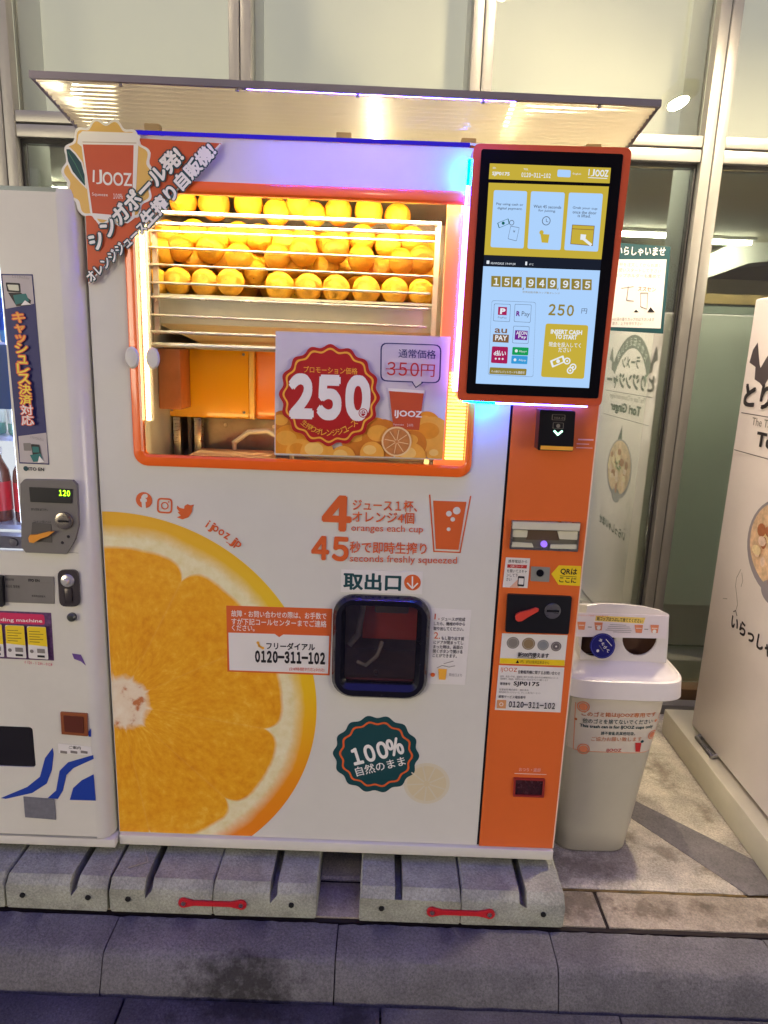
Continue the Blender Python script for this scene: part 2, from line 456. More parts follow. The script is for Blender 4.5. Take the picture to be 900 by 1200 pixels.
# yellow stain line along the seam is grit in the joint; kerb stones
kerb = box('kerb', -6, 8, -0.235, -0.145, -0.38, -0.19, M_JOINT); tag(kerb, kind='structure')
def kerb_stone(x0, x1):
    prof = [(-0.130, -0.172), (-0.138, -0.165), (-0.235, -0.166), (-0.252, -0.172), (-0.262, -0.186), (-0.290, -0.262), (-0.292, -0.36), (-0.130, -0.36)]
    n = max(3, int((x1 - x0) / .02)); bm = bmesh.new(); rnd = random.Random(str(x0)); rings = []
    for i in range(n + 1):
        x = x0 + (x1 - x0) * i / n
        k = 0.0022 if i in (0, n) else 0
        rings.append([bm.verts.new((x, y + rnd.uniform(-.0022, .0022) + (k if y < -.2 else 0), z + rnd.uniform(-.0018, .0018) - (k if z > -.2 else 0))) for y, z in prof])
    for a, b in zip(rings, rings[1:]):
        for j in range(len(prof)):
            f = bm.faces.new((a[j], a[(j + 1) % len(prof)], b[(j + 1) % len(prof)], b[j])); f.smooth = True
    bm.faces.new(rings[0][::-1]); bm.faces.new(rings[-1]); bmesh.ops.recalc_face_normals(bm, faces=bm.faces)
    return link('kerb_stone', mesh_of(bm, M_KERB, 'kerb_stone'), kerb)
kx = [-2.38, -1.77, -1.16, -0.55, 0.045, 0.665, 1.262, 1.87, 2.47, 3.07, 3.67]
for a, b in zip(kx, kx[1:]): kerb_stone(a + .0016, b - .0016)
road = box('road', -30, 30, -30, -0.30, -0.395, -0.30, M_JOINT); tag(road, kind='structure')
rx = [-2.6, -1.6, -0.75, 0.115, 0.79, 1.42, 2.1, 3.0]
for a, b in zip(rx, rx[1:]):
    slab('gutter_slab', a + .002, b - .002, -0.80, -0.297, -0.262, M_ROAD, road, depth=.05)
for a, b in zip(rx, rx[1:]):
    slab('gutter_slab', a + .004, b - .004, -1.6, -0.808, -0.265, M_ROAD, road, depth=.05)
asph = box('road_surface', -30, 30, -30, -1.61, -0.30, -0.268, M_ROAD, road)

# ================================================================== CONCRETE BLOCKS
M_CONC = mat('block_concrete', (164, 166, 148), 0.82, var=0.3, scale=11, bump=0.8, bscale=110, grit=.35)
M_HOLE = mat('hole_black', (8, 8, 8), 0.9)
M_REDP = mat('red_painted_steel', (196, 34, 44), 0.45, var=0.15, scale=30)
def block(x0, x1, slot, holes, label, y0=-0.128, y1=0.42):
    t = thing('concrete_block', ((x0 + x1) / 2, (y0 + y1) / 2, ZG), label, 'concrete block', 'concrete blocks carrying the machines')
    zt, zb = -0.062, ZG
    prof = [(x0 + .004, zb), (x1 - .004, zb), (x1, zb + .006), (x1, zt - .006), (x1 - .005, zt), (slot + .011, zt), (slot + .009, zt - .052), (slot - .009, zt - .052), (slot - .011, zt), (x0 + .005, zt), (x0, zt - .006), (x0, zb + .006)]
    bm = bmesh.new(); rings = []; rnd = random.Random(str(x0))
    ys = [y0, y0 + .006, y0 + .022, y0 + .1, y0 + .25, y1]
    for i, y in enumerate(ys):
        ring = []
        for (x, z) in prof:
            q = z
            if z > zt - .02: q = z - (0.024 if i == 0 else 0.016 if i == 1 else 0)
            elif z > zb + .02 and i == 0: q = z
            ring.append(bm.verts.new((x + rnd.uniform(-.0012, .0012), y + rnd.uniform(-.001, .001), q + rnd.uniform(-.0012, .0012))))
        rings.append(ring)
    n = len(prof)
    for a, b in zip(rings, rings[1:]):
        for j in range(n):
            bm.faces.new((a[j], a[(j + 1) % n], b[(j + 1) % n], b[j]))
    f0 = bm.faces.new(rings[0][::-1]); f1 = bm.faces.new(rings[-1])
    bmesh.ops.triangulate(bm, faces=[f0, f1]); bmesh.ops.recalc_face_normals(bm, faces=bm.faces)
    link('body', mesh_of(bm, M_CONC, 'body'), t)
    for hx in holes:
        lathe('bolt_hole', [(0.0075, 0), (0.0075, .004), (0.0, .004)], (hx, y0 - .0005, zb + .045), M_HOLE, t, 14, 'y')
    return t
lb = ['concrete block carrying the white drinks machine, cut off at the left edge of the picture',
      'slotted concrete block under the right end of the white drinks machine',
      'leftmost concrete block under the orange juice machine, hole in its left corner',
      'concrete block left of the dark gap under the orange juice machine',
      'third concrete block under the orange juice machine, right of the dark gap',
      'rightmost concrete block under the orange juice machine, hole near its right corner']
block(-0.60, -0.283, -0.42, [-.52, -.32], lb[0])
block(-0.277, 0.008, -0.085, [-0.23, -0.045], lb[1])
block(0.016, 0.306, 0.125, [0.068], lb[2])
block(0.309, 0.600, 0.478, [0.530], lb[3])
block(0.722, 1.008, 0.832, [0.785], lb[4])
block(1.011, 1.303, 1.185, [1.243], lb[5])
def strap(c, label):
    t = thing('red_strap', (c, -0.133, -0.118), label, 'connecting strap', 'red straps joining the blocks')
    h = 0.081; pts = []
    for sgn in (1, -1):
        pts.append((c + sgn * .02, -0.118 - sgn * .0075)) ; pts.append((c + sgn * (h - .03), -0.118 - sgn * .0075))
        for k in range(9):
            a = R(-125 + 250 * k / 8) if sgn > 0 else R(55 + 250 * k / 8)
            pts.append((c + sgn * h + .0155 * math.cos(a), -0.118 + .0155 * math.sin(a)))
        pts.append((c + sgn * (h - .03), -0.118 + sgn * .0075)); pts.append((c + sgn * .02, -0.118 + sgn * .0075))
    fr = front(-0.1285)
    plate('bar', fr, pts, [], 0.005, M_REDP, t, off=0.006)
    for sgn in (1, -1):
        lathe('bolt', [(0.0065, 0), (0.006, .004), (0, .005)], (c + sgn * h, -0.1348, -0.118), M_STEEL, t, 10, 'y')
strap(0.3075, 'red steel strap joining the two left blocks under the juice machine')
strap(1.0095, 'red steel strap joining the two right blocks under the juice machine')

# ================================================================== GLASS FACADE
YG = 1.215
fac = thing('glass_facade', (0.6, YG, ZG), 'aluminium framed glass shopfront rising behind the vending machines', 'shopfront')
M_PANEL = mat('beige_blind_panel', (196, 194, 178), 0.6, var=0.05, scale=1.2, em=(206, 202, 180), es=0.29)   # emission stands in for shop light behind the blind
M_FIN = mat('white_fin', (232, 232, 222), 0.5, var=0.03)
M_GL = glass('shop_glass', 0.36, (0.90, 0.95, 0.90))
M_GLU = glass('upper_shop_glass', 0.06, (0.95, 0.96, 0.93))
MX = [-2.63, -1.71, -0.79, 0.135, 1.06, 1.985, 2.91, 3.83]
for x in MX:
    for dx in (-0.0225, 0.0225):
        box('mullion', x + dx - .0205, x + dx + .0205, YG - .045, YG + .035, ZG + .03, 5.2, M_ALU, fac, 0.003)
    box('gasket', x - .003, x + .003, YG - .038, YG + .03, ZG + .03, 5.2, M_RUBBER, fac)
    box('fin', x - .045, x + .045, YG + .037, YG + .235, ZG + .03, 5.2, M_FIN, fac, 0.002)
for a, b in zip(MX, MX[1:]):
    a2, b2 = a + .0445, b - .0445
    box('transom', a2, b2, YG - .04, YG + .03, 2.243, 2.285, M_ALU, fac, 0.003)
    box('transom', a2, b2, YG - .04, YG + .03, 2.190, 2.236, M_ALU, fac, 0.003)
    box('gasket', a2, b2, YG - .03, YG + .03, 2.2365, 2.2425, M_RUBBER, fac)
    box('gasket', a2, b2, YG - .012, YG + .028, 2.176, 2.1895, M_RUBBER, fac)
    box('gasket', a2, a2 + .009, YG - .012, YG + .028, ZG + .12, 2.1755, M_RUBBER, fac)
    box('gasket', b2 - .009, b2, YG - .012, YG + .028, ZG + .12, 2.1755, M_RUBBER, fac)
    box('pane', a2 + .0095, b2 - .0095, YG, YG + .006, ZG + .121, 2.1755, M_GL, fac)
    box('upper_pane', a2, b2, YG, YG + .006, 2.286, 4.2, M_GLU, fac)
    box('transom', a2, b2, YG - .04, YG + .03, 4.201, 4.26, M_ALU, fac, 0.003)
    box('upper_pane', a2, b2, YG, YG + .006, 4.261, 5.2, M_GLU, fac)
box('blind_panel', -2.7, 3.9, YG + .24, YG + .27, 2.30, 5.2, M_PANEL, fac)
box('sill', -3, 4.2, YG - .10, YG + .1, ZG + .002, ZG + .05, M_ALU, fac, 0.004)
box('threshold', -3, 4.2, YG - .045, YG + .08, ZG + .0505, ZG + .105, mat('bronze_threshold', (120, 92, 60), 0.5, 0.2, var=0.1), fac, 0.003)
box('parapet', -6, 8, YG - .04, YG + .3, 5.21, 9.0, M_ALU, fac)

# ---- shop interior
M_CEIL = mat('shop_ceiling', (206, 200, 178), 0.8, var=0.02)
M_WALL = mat('shop_wall', (190, 176, 140), 0.8, var=0.05)
rm = box('shop_ceiling', -3, 8, YG + .28, 7.0, 2.44, 2.5, M_CEIL); tag(rm, kind='structure')
bw = box('shop_back_wall', -3, 8, 7.0, 7.1, ZG, 2.5, M_WALL); tag(bw, kind='structure')
fl = box('shop_floor', -3, 8, YG + .11, 7.0, ZG - .04, ZG - .004, mat('shop_floor', (70, 66, 58), 0.6, var=0.1)); tag(fl, kind='structure')
lw_ = box('shop_side_wall', -3.1, -3.0, YG + .11, 7.0, ZG, 2.5, M_WALL); tag(lw_, kind='structure')
rw_ = box('shop_side_wall', 8.0, 8.1, YG + .11, 7.0, ZG, 2.5, M_WALL); tag(rw_, kind='structure')
# sloping soffit of a stair on the right
bm = bmesh.new()
for y0, y1 in ((4.4, 4.9),):
    P = [(3.1, 1.95), (3.1, 2.12), (3.75, 2.44), (4.6, 2.44), (4.6, 2.40), (3.75, 2.30)]
    P = [(2.9, 1.93), (2.9, 2.06), (3.63, 2.44), (4.9, 2.44), (4.9, 2.43), (3.75, 2.27)]
    A = [bm.verts.new((x, y0, z)) for x, z in P]; B = [bm.verts.new((x, y1, z)) for x, z in P]
    bm.faces.new(A); bm.faces.new(B[::-1])
    for i in range(len(P)): bm.faces.new((A[i], A[(i + 1) % len(P)], B[(i + 1) % len(P)], B[i]))
bmesh.ops.recalc_face_normals(bm, faces=bm.faces)
st = link('stair_soffit', mesh_of(bm, M_FIN, 'stair_soffit')); tag(st, kind='structure')
def tube_light(x0, x1, y, label, side=None):
    t = thing('ceiling_light', ((x0 + x1) / 2, y, 2.44), label, 'ceiling light', 'tube lights on the shop ceiling')
    box('housing', x0 - .03, x1 + .03, y - .05, y + .05, 2.415, 2.439, M_FIN, t, .004)
    box('tube', x0, x1, y - .03, y + .03, 2.385, 2.4148, glow('tube_glow', (255, 248, 226), 42), t, .01)
tube_light(1.9, 2.98, 4.02, 'bright tube light seen through the glass right of the screen, above the welcome poster')
tube_light(3.22, 3.66, 4.22, 'bright short tube light seen through the glass right of the thick mullion')
tube_light(1.3, 3.0, 1.78, 'tube light just inside the shop glass above the entrance')  # added out of view to light the counter front and fins
tube_light(-2.4, -0.5, 1.78, 'tube light just inside the shop glass at the far left')  # added to brighten the lower panes at the left
tube_light(-1.9, -0.8, 3.2, 'tube light on the shop ceiling at the far left, behind the white drinks machine')
rail = tag(tube('ceiling_rail', [(-2.5, YG + .5, 2.30), (4.0, YG + .5, 2.30)], .011, M_STEEL), 'thin grey rail hanging below the shop ceiling behind the glass', 'rail')
cn = thing('shop_counter', (2.7, 2.9, ZG), 'dark counter with a pale timber top inside the shop, behind the glass on the right', 'counter')
M_CNT = mat('counter_grey', (160, 168, 156), 0.6, var=0.08)
box('body', 1.95, 4.6, 2.62, 3.1, ZG, 1.78, M_CNT, cn)
box('top', 1.93, 4.62, 2.60, 3.12, 1.781, 1.84, mat('pale_timber', (190, 160, 104), 0.6, var=0.2, scale=12, stretch=(1, 8, 1)), cn, .004)
box('stacked_tray', 2.55, 2.70, 2.70, 2.80, 1.841, 1.90, M_WALL, cn, .004)

# poster on the glass
fp = front(YG - .0015)
po = thing('welcome_poster', (1.75, YG - .002, 1.54), 'white poster with a dark green header stuck on the glass right of the screen', 'poster')
b_, P = sticker('sheet', fp, [(716, 284), (786, 289), (777, 391), (709, 387)], P_GREEN, po)
P.poly([(716, 304), (781, 304), (774, 385), (712, 383)], M_PAPER)
P.text('いらしゃいませ', (722, 299), (779, 300), 10, P_WHITE, .02)
for i, s_ in enumerate(['一杯を注文してからお渡し', 'を使いスタートして下さい', 'カップホルダーも集めて']):
    P.text(s_, (721 - i * .6, 312 + i * 6.4), (775 - i * .8, 313.5 + i * 6.4), 4.6, P_GREY, .0)
P.text('ススセン', (747, 341), (768, 342), 5, P_ORANGE, 0)
P.line([(736, 336), (734, 352)], P_GREY, 1); P.line([(728, 338), (742, 336)], P_GREY, .8)
P.ring([(750, 343), (759, 343), (758, 363), (750, 360)], P_GREY, 1, 1); P.line([(734, 352), (742, 353)], P_GREY, 1)
P.poly([(758, 366), (762, 360), (767, 366)], P_BLACK); P.poly([(742, 366), (745, 363), (748, 366)], P_BLACK)
P.text('※お湯の量りカップのは下さいます', (717, 376), (766, 376.5), 4, P_GREY, 0); P.text('置き、上下を守り下さい', (717, 381), (752, 381.5), 4, P_GREY, 0)
P.build('print', po)

# ================================================================== STREET LAMPS (behind the camera; out of view, giving gentle front light)
def lamp(x, y, z, power, label, rot=0.0, es=16):
    t = thing('street_lamp', (x, y - 1.0, -0.262), label, 'street lamp', 'street lamps across the road')
    tube('pole', [(x, y - 1.0, -0.262), (x, y - 1.0, z - .1), (x, y - .85, z + .02), (x, y - .25, z + .06)], .045, M_GREYP, t, 10, [.055, .045, .035, .03])
    box('lamp_head', x - .13, x + .13, y - .3, y + .3, z + .012, z + .07, M_GREYP, t, .02)
    box('lens', x - .09, x + .09, y - .24, y + .24, z - .01, z + .0118, glow('lamp_glow', (255, 232, 196), es), t, .008)
def shop_lamp(x, y, z, es, label):
    dl = thing('shopfront_lamp', (x, y, z), label, 'wall lamp', 'lamps above the shopfront')
    tube('arm', [(x, YG - .045, z + 1.2), (x, y + .1, z + 1.25), (x, y, z + 1.15), (x, y, z + .06)], .014, M_GREYP, dl)
    box('lamp_head', x - .05, x + .05, y - .12, y + .12, z, z + .065, M_GREYP, dl, .012)
    bm = bmesh.new(); bmesh.ops.create_uvsphere(bm, u_segments=20, v_segments=12, radius=1)
    for v in bm.verts: v.co = Vector((x + v.co.x * .036, y + v.co.y * .085, z - .002 + v.co.z * .016))
    for f in bm.faces: f.smooth = True
    link('lens', mesh_of(bm, glow('shopfront_glow%d' % es, (255, 234, 200), es), 'lens'), dl)
shop_lamp(2.08, .56, 2.63, 640, 'shopfront lamp above the bin, mirrored as a bright spot in the upper glass')
shop_lamp(1.22, .50, 3.1, 470, 'shopfront lamp above the right end of the juice machine canopy')  # added lamp, kept out of frame, to light the ramen side and paving
shop_lamp(-.30, .50, 3.1, 70, 'shopfront lamp above the white drinks machine')
# unseen lit shopfront added across the road to light the machine fronts
op = thing('opposite_shop', (0.0, -9.2, -.26), 'lit shops with tall warm windows across the road, behind the camera', 'shop')
box('wall', -17.5, 17.5, -9.6, -9.2, -.262, 5.2, mat('opposite_wall', (120, 110, 96), .8, var=.2, scale=2), op)
for x in (-16.2, -14.05, -11.9, -9.75, -7.6, 8.6, 10.75, 12.9, 15.05):
    box('window', x, x + 1.95, -9.19, -9.16, .30, 3.6, glow('shop_window_glow', (255, 241, 212), 6.0), op)  # glowing panels added as fill, kept clear of reflections
    for xx in (x - .03, x + .95, x + 1.95): box('window_frame', xx, xx + .05, -9.19, -9.11, .25, 3.65, M_RUBBER, op)
    box('sign_band', x, x + 1.95, -9.19, -9.10, 3.75, 4.4, M_ALU, op)
lamp(0.66, -3.4, 3.5, 1, 'street lamp straight behind the camera, facing the juice machine')
lamp(-1.75, -3.2, 3.5, 1, 'street lamp behind the camera on the left')
# ================================================================== JUICE MACHINE
W, D, H = 1.288, 1.066, 1.905
F0 = front(0.0)
jm = thing('juice_vending_machine', (W / 2, 0.42, -0.062), 'large white and orange juice vending machine with a touchscreen and a lit window of oranges', 'vending machine')
M_INS = mat('compartment_lining', (182, 180, 172), 0.4, 0.25, var=0.1)
# cabinet
box('side_panel', 0.0, 0.004, 0.0022, 0.85, -0.02, H, M_WHITE, jm)
box('side_panel', W - .004, W, 0.0022, 0.85, -0.02, H, M_WHITE, jm)
box('back_panel', 0.0042, W - .0042, 0.846, 0.85, -0.02, H, M_WHITE, jm)
box('top_panel', 0.0042, W - .0042, 0.0022, 0.8458, H - .006, H - .001, M_WHITE, jm)
box('base_plinth', 0.003, W + .001, -0.012, 0.84, -0.034, -0.002, M_WHITE2, jm, .003)
# front skin
wo_ = rrect(.0955, 1.106, .972, 1.796, .035)
wi_ = rrect(.122, 1.135, .955, 1.768, .012)
ho_ = rrect(.622, .472, .887, .773, .058)
fp_ = plate('front_panel', F0, [(0, 0), (D - .003, 0), (D - .003, H - .012), (0, H - .012)], [wo_, rrect(.63, .48, .879, .765, .05)], 0.002, M_WHITE, jm)
box('divider_gap', D - .003, D + .0035, 0.003, 0.02, 0.0, H - .012, M_BLACK, jm)
op_ = plate('orange_panel', F0, [(D + .0035, 0), (W - .001, 0), (W - .001, H - .012), (D + .0035, H - .012)], [], 0.002, M_ORANGE, jm, off=0.003)
box('edge_trim', W - .001, W + .003, -0.002, 0.02, 0.0, H, mat('cream_edge', (236, 214, 188), .4), jm)
box('led_strip', 0.005, 0.92, -0.006, 0.0, H - .0115, H - .002, glow('violet_led', (58, 40, 225), .3), jm, .002)

# --- giant orange slice printed on the front
def slice_material(cx, cz):
    m = bpy.data.materials.new('orange_slice_print'); m.use_nodes = True; n = m.node_tree; b = n.nodes['Principled BSDF']
    b.inputs['Roughness'].default_value = .42; b.inputs['Coat Weight'].default_value = .15
    N = n.nodes.new; L = n.links.new
    def math_(op, a=None, b_=None, c=None):
        q = N('ShaderNodeMath'); q.operation = op
        for i, v in enumerate((a, b_, c)):
            if v is None: continue
            if isinstance(v, (int, float)): q.inputs[i].default_value = v
            else: L(v, q.inputs[i])
        return q.outputs[0]
    g = N('ShaderNodeNewGeometry'); s = N('ShaderNodeSeparateXYZ'); L(g.outputs['Position'], s.inputs[0])
    x = math_('SUBTRACT', s.outputs['X'], cx); z = math_('SUBTRACT', s.outputs['Z'], cz)
    r = math_('SQRT', math_('ADD', math_('MULTIPLY', x, x), math_('MULTIPLY', z, z))); a = math_('ARCTAN2', z, x)
    def noise(scale, vec=None, detail=4, rough=.6):
        q = N('ShaderNodeTexNoise'); q.inputs['Scale'].default_value = scale; q.inputs['Detail'].default_value = detail; q.inputs['Roughness'].default_value = rough
        L(vec if vec is not None else g.outputs['Position'], q.inputs['Vector']); return q.outputs[0]
    def ramp(v, stops, interp='LINEAR'):
        q = N('ShaderNodeValToRGB'); q.color_ramp.interpolation = interp; el = q.color_ramp.elements
        el[0].position, el[0].color = stops[0][0], (*lin(stops[0][1]), 1); el[1].position, el[1].color = stops[-1][0], (*lin(stops[-1][1]), 1)
        for p, c in stops[1:-1]:
            k = el.new(p); k.color = (*lin(c), 1)
        L(v, q.inputs[0]); return q.outputs[0]
    def mix(f, a_, b_):
        q = N('ShaderNodeMix'); q.data_type = 'RGBA'; L(f, q.inputs[0]) if not isinstance(f, float) else None
        if isinstance(f, float): q.inputs[0].default_value = f
        L(a_, q.inputs[6]); L(b_, q.inputs[7]); return q.outputs[2]
    # polar coordinates stretched along the radius for juice sacs
    cb = N('ShaderNodeCombineXYZ'); L(math_('MULTIPLY', a, 9.0), cb.inputs[0]); L(math_('MULTIPLY', r, 22.0), cb.inputs[1])
    warp = noise(9, None, 3)
    L(math_('MULTIPLY', warp, 3.0), cb.inputs[2])
    sacs = noise(1.6, cb.outputs[0], 6, .62); blot = noise(7, None, 5)
    pulp = ramp(math_('ADD', math_('MULTIPLY', sacs, .65), math_('MULTIPLY', blot, .35)), [(.26, (214, 130, 8)), (.42, (230, 156, 18)), (.55, (238, 172, 32)), (.68, (244, 194, 70)), (.84, (250, 216, 124))])
    # membranes: dips of the pulp edge at the segment walls, faint light walls inside
    seg = math_('FRACT', math_('ADD', math_('MULTIPLY', a, 10 / (2 * PI)), .24)); d = math_('ABSOLUTE', math_('SUBTRACT', seg, .5))   # .5 at a wall
    dip = math_('POWER', math_('MULTIPLY', d, 2.0), 7.0)
    rr = math_('ADD', r, math_('MULTIPLY', math_('SUBTRACT', noise(12, None, 3), .5), .012))
    edge = math_('SUBTRACT', .462, math_('MULTIPLY', dip, .045))
    inp = math_('MULTIPLY', math_('SUBTRACT', edge, rr), 90.0); 
    q = N('ShaderNodeClamp'); L(math_('ADD', inp, .5), q.inputs[0]); mask = q.outputs[0]
    wall = math_('MULTIPLY', math_('POWER', math_('MULTIPLY', d, 2.0), 50.0), .07)
    pithw = ramp(noise(30), [(.3, (226, 212, 152)), (.7, (240, 232, 196))])
    pulp2 = mix(wall, pulp, pithw)
    # rind: yellow at the upper right turning orange below
    ang = ramp(math_('ADD', math_('MULTIPLY', math_('DIVIDE', z, .56), .5), .5), [(.0, (232, 116, 14)), (.3, (236, 148, 18)), (.55, (238, 192, 24)), (.8, (232, 192, 40)), (1.0, (232, 176, 40))])
    rsh = math_('ADD', rr, math_('MULTIPLY', math_('SUBTRACT', noise(5), .5), .03))
    mr = N('ShaderNodeMapRange'); mr.inputs['From Min'].default_value = .488; mr.inputs['From Max'].default_value = .525; L(rsh, mr.inputs[0])
    outer = mix(mr.outputs[0], pithw, ang)
    body = mix(mask, outer, pulp2)
    # pithy core
    cr_ = math_('ADD', math_('ADD', r, math_('MULTIPLY', math_('SUBTRACT', noise(10, None, 4), .5), .07)), math_('MULTIPLY', dip, -.012))
    mc = N('ShaderNodeMapRange'); mc.inputs['From Min'].default_value = .088; mc.inputs['From Max'].default_value = .07; L(cr_, mc.inputs[0])
    core = ramp(noise(22), [(.35, (196, 120, 70)), (.45, (232, 212, 180)), (.7, (240, 228, 202))])
    L(mix(mc.outputs[0], body, core), b.inputs['Base Color'])
    return m
SX, SZ, SR = 0.0216, 0.419, 0.5587
pts = []
for k in range(181):
    a = R(-90 + 180 * k / 180 * 1.0 - 20) if False else None
ang0 = -math.asin((SZ - .002) / SR); ang1 = math.acos((0.002 - SX) / SR)
arc_ = [(SX + SR * math.cos(ang0 + (ang1 - ang0) * k / 96) * (1 + .0), SZ + SR * math.sin(ang0 + (ang1 - ang0) * k / 96)) for k in range(97)]
plate('orange_slice_print', F0, arc_ + [(0.002, .002)], [], 0, slice_material(SX, SZ), fp_, off=0.0005)

# --- lettering on the front panel
P = Print(F0, base=.0008)
P.circ((169, 586), 9.6, P_ORANGE, 28); P.text('f', (166.5, 595), (173, 595), 15, M_WHITE, .06)
P.ring([(184.5, 583), (202.5, 584), (202, 602), (184, 601)], P_ORANGE, 2.2, 5); P.circ((193.3, 592.5), 4.6, P_ORANGE, 20, w=1.4); P.circ((198, 588), 1, P_ORANGE, 8)
P.poly([(208, 592), (211, 595), (216, 596), (216.5, 592.5), (220, 590.5), (223.5, 592), (228, 591), (226, 594), (225, 600), (221, 606), (214, 608.5), (207.5, 606), (212, 604), (208.5, 600), (210.5, 599.5), (207.5, 595.5)], P_ORANGE)
P.build('social_icons', fp_); P = Print(F0, base=.0008)
for ch, A, B, h in (('i', (240.5, 617), (242, 618), 9), ('j', (243, 621.5), (247, 624), 12), ('o', (248.5, 621), (254, 624), 7), ('o', (255, 625), (260.5, 628.3), 7), ('z', (262, 629.5), (266.5, 632.3), 7), ('_', (265, 635), (270, 638), 1), ('j', (268, 638), (272, 641), 12), ('p', (273.5, 641), (278.5, 644.5), 9.5)):
    P.text(ch, A, B, h, P_ORANGE, .02)
P.text('4', (379, 619.5), (409.5, 621), 38, P_ORANGE, .045)
P.text('45', (366, 654.5), (407, 656.5), 26, P_ORANGE, .045)
P.text('ジュース１杯、', (413.5, 597.6), (488.5, 599.6), 13, P_ORANGE, .02); P.text('オレンジ4個', (413, 611.4), (485, 613.6), 13, P_ORANGE, .02)
P.text('oranges each cup', (411.5, 624), (495.5, 626), 10, P_ORANGE, .006)
P.text('秒で即時生搾り', (410, 647.3), (499.5, 649.3), 13.5, P_ORANGE, .02); P.text('seconds freshly squeezed', (410, 660), (535, 662.7), 10.5, P_ORANGE, .006)
P.build('lettering', fp_); P = Print(F0, base=.0008)
P.line([(503.5, 580), (508.5, 646), (539, 647.3), (551.5, 581.5)], P_ORANGE, 1.6)
P.poly([(507.5, 586.5), (546.6, 588), (537.3, 644.3), (510.6, 643.2)], P_ORANGE)
for c, r in (((535.2, 598.3), 4.5), ((526, 601.8), 3.4), ((530.5, 608.4), 2.7), ((525.6, 620), 2.3)): P.circ(c, r, M_WHITE, 16)
P.build('cup_picture', fp_); P = Print(F0, base=.0008)
P.circ((500, 918), 27, mat('faint_yellow', (214, 206, 180), .5), 30); P.circ((500, 918), 23, mat('faint_yellow_flesh', (213, 200, 162), .5), 30)
for k in range(9):
    a = 2 * PI * k / 9 + .3; P.line([(500 + 4 * math.cos(a), 918 + 4 * math.sin(a)), (500 + 22 * math.cos(a), 918 + 22 * math.sin(a))], mat('faint_white', (214, 206, 182), .5), 1.6)
P.build('faint_slice_picture', fp_); P = Print(F0, base=.0012)
P.circ((440.7, 884), 49, P_GREEN, 140, wave=.035, waves=14); P.circ((440.7, 884), 42, P_ORANGE, 140, wave=.035, waves=14, w=2.4)
P.text('100%', (416, 896), (474, 882), 19, P_WHITE, .045); P.text('自然のまま', (418.5, 909.5), (476, 896), 11, P_WHITE, .012)
P.build('round_seal', fp_)

# exit sign sticker, call-centre sticker, instructions
s_, P = sticker('exit_sticker', F0, [(400, 667), (495.5, 670), (494.5, 696.5), (399.2, 693.5)], M_PAPER, jm, .001)
P.text('取出口', (403, 690), (469, 692.2), 19, P_GREEN, .035); P.circ((483.3, 682.3), 9.8, P_ORANGE, 26)
P.line([(483.3, 675.5), (483.2, 689)], P_WHITE, 1.6); P.line([(477.5, 683), (483.2, 689.4), (489.3, 683.3)], P_WHITE, 1.6); P.build('lettering', s_)
s_, P = sticker('call_centre_sticker', F0, [(265.3, 709.5), (389.3, 713.2), (386.2, 791.3), (266.6, 786.8)], P_ORANGE, jm)
P.poly([(267.8, 741), (322, 742.6), (327.3, 746.4), (332, 743.3), (385.8, 745), (384.4, 789), (269, 785)], M_PAPER)
P.text('故障・お問い合わせの際は、お手数で', (271.3, 722.3), (382.5, 725.6), 7.6, P_WHITE, .01); P.text('すが下記コールセンターまでご連絡', (271.5, 731.5), (382.5, 734.8), 7.6, P_WHITE, .01)
P.text('ください。', (272, 738.6), (298.5, 739.4), 7, P_WHITE, .01)
P.text('フリーダイアル', (312.5, 760.4), (369, 762), 8.2, P_BLACK, .03); P.text('0120-311-102', (299.6, 775), (380.5, 777.6), 12.6, P_BLACK, .06)
P.text('(24時間対応)対応', (339, 785.8), (380.5, 787.4), 4.6, P_ORANGE, 0)
P.line([(302.5, 752.5), (304, 756.5), (308, 759)], P_GOLD, 2.6); P.circ((302.5, 752.6), 1.8, P_GOLD, 10); P.circ((308.2, 758.8), 1.8, P_GOLD, 10)
P.build('lettering', s_)
s_, P = sticker('instruction_sticker', F0, [(505, 712.5), (552.3, 715), (545, 802.4), (501, 800.8)], M_PAPER, jm)
P.text('1.', (509, 725.5), (515, 725.8), 6.5, P_ORANGE, .01); P.text('2.', (508.5, 748), (515.5, 748.3), 7.5, P_ORANGE, .01)
for t_, x0, x1, y in (('ジュースが完成', 517, 545, 727), ('したら、機械の中から', 508.5, 544.6, 732.4), ('取り出してください。', 508, 543, 738.2), ('もし取り出す前', 517, 543.5, 749.3), ('にドアが閉まってし', 508, 542.6, 754.2), ('まった時は、画面の', 507.6, 542, 759.4), ('開くボタンで開ける', 507.2, 541.6, 764.6), ('ことができます。', 506.8, 535, 769.4)):
    P.text(t_, (x0, y), (x1, y + .9), 4.3, P_BLACK, .012)
P.poly([(513.5, 783), (523.5, 783.5), (522, 796), (514.2, 795.6)], P_GOLD); P.line([(512, 782), (518, 779), (526, 781), (533, 779.5)], P_GREY, .7); P.line([(520, 777), (531, 774)], P_GREY, .7)
P.circ((507, 790), 2.8, P_ORANGE, 8); P.text('取出口より', (526, 791.5), (541, 792.3), 3.5, P_GREY, 0)
P.build('lettering', s_)

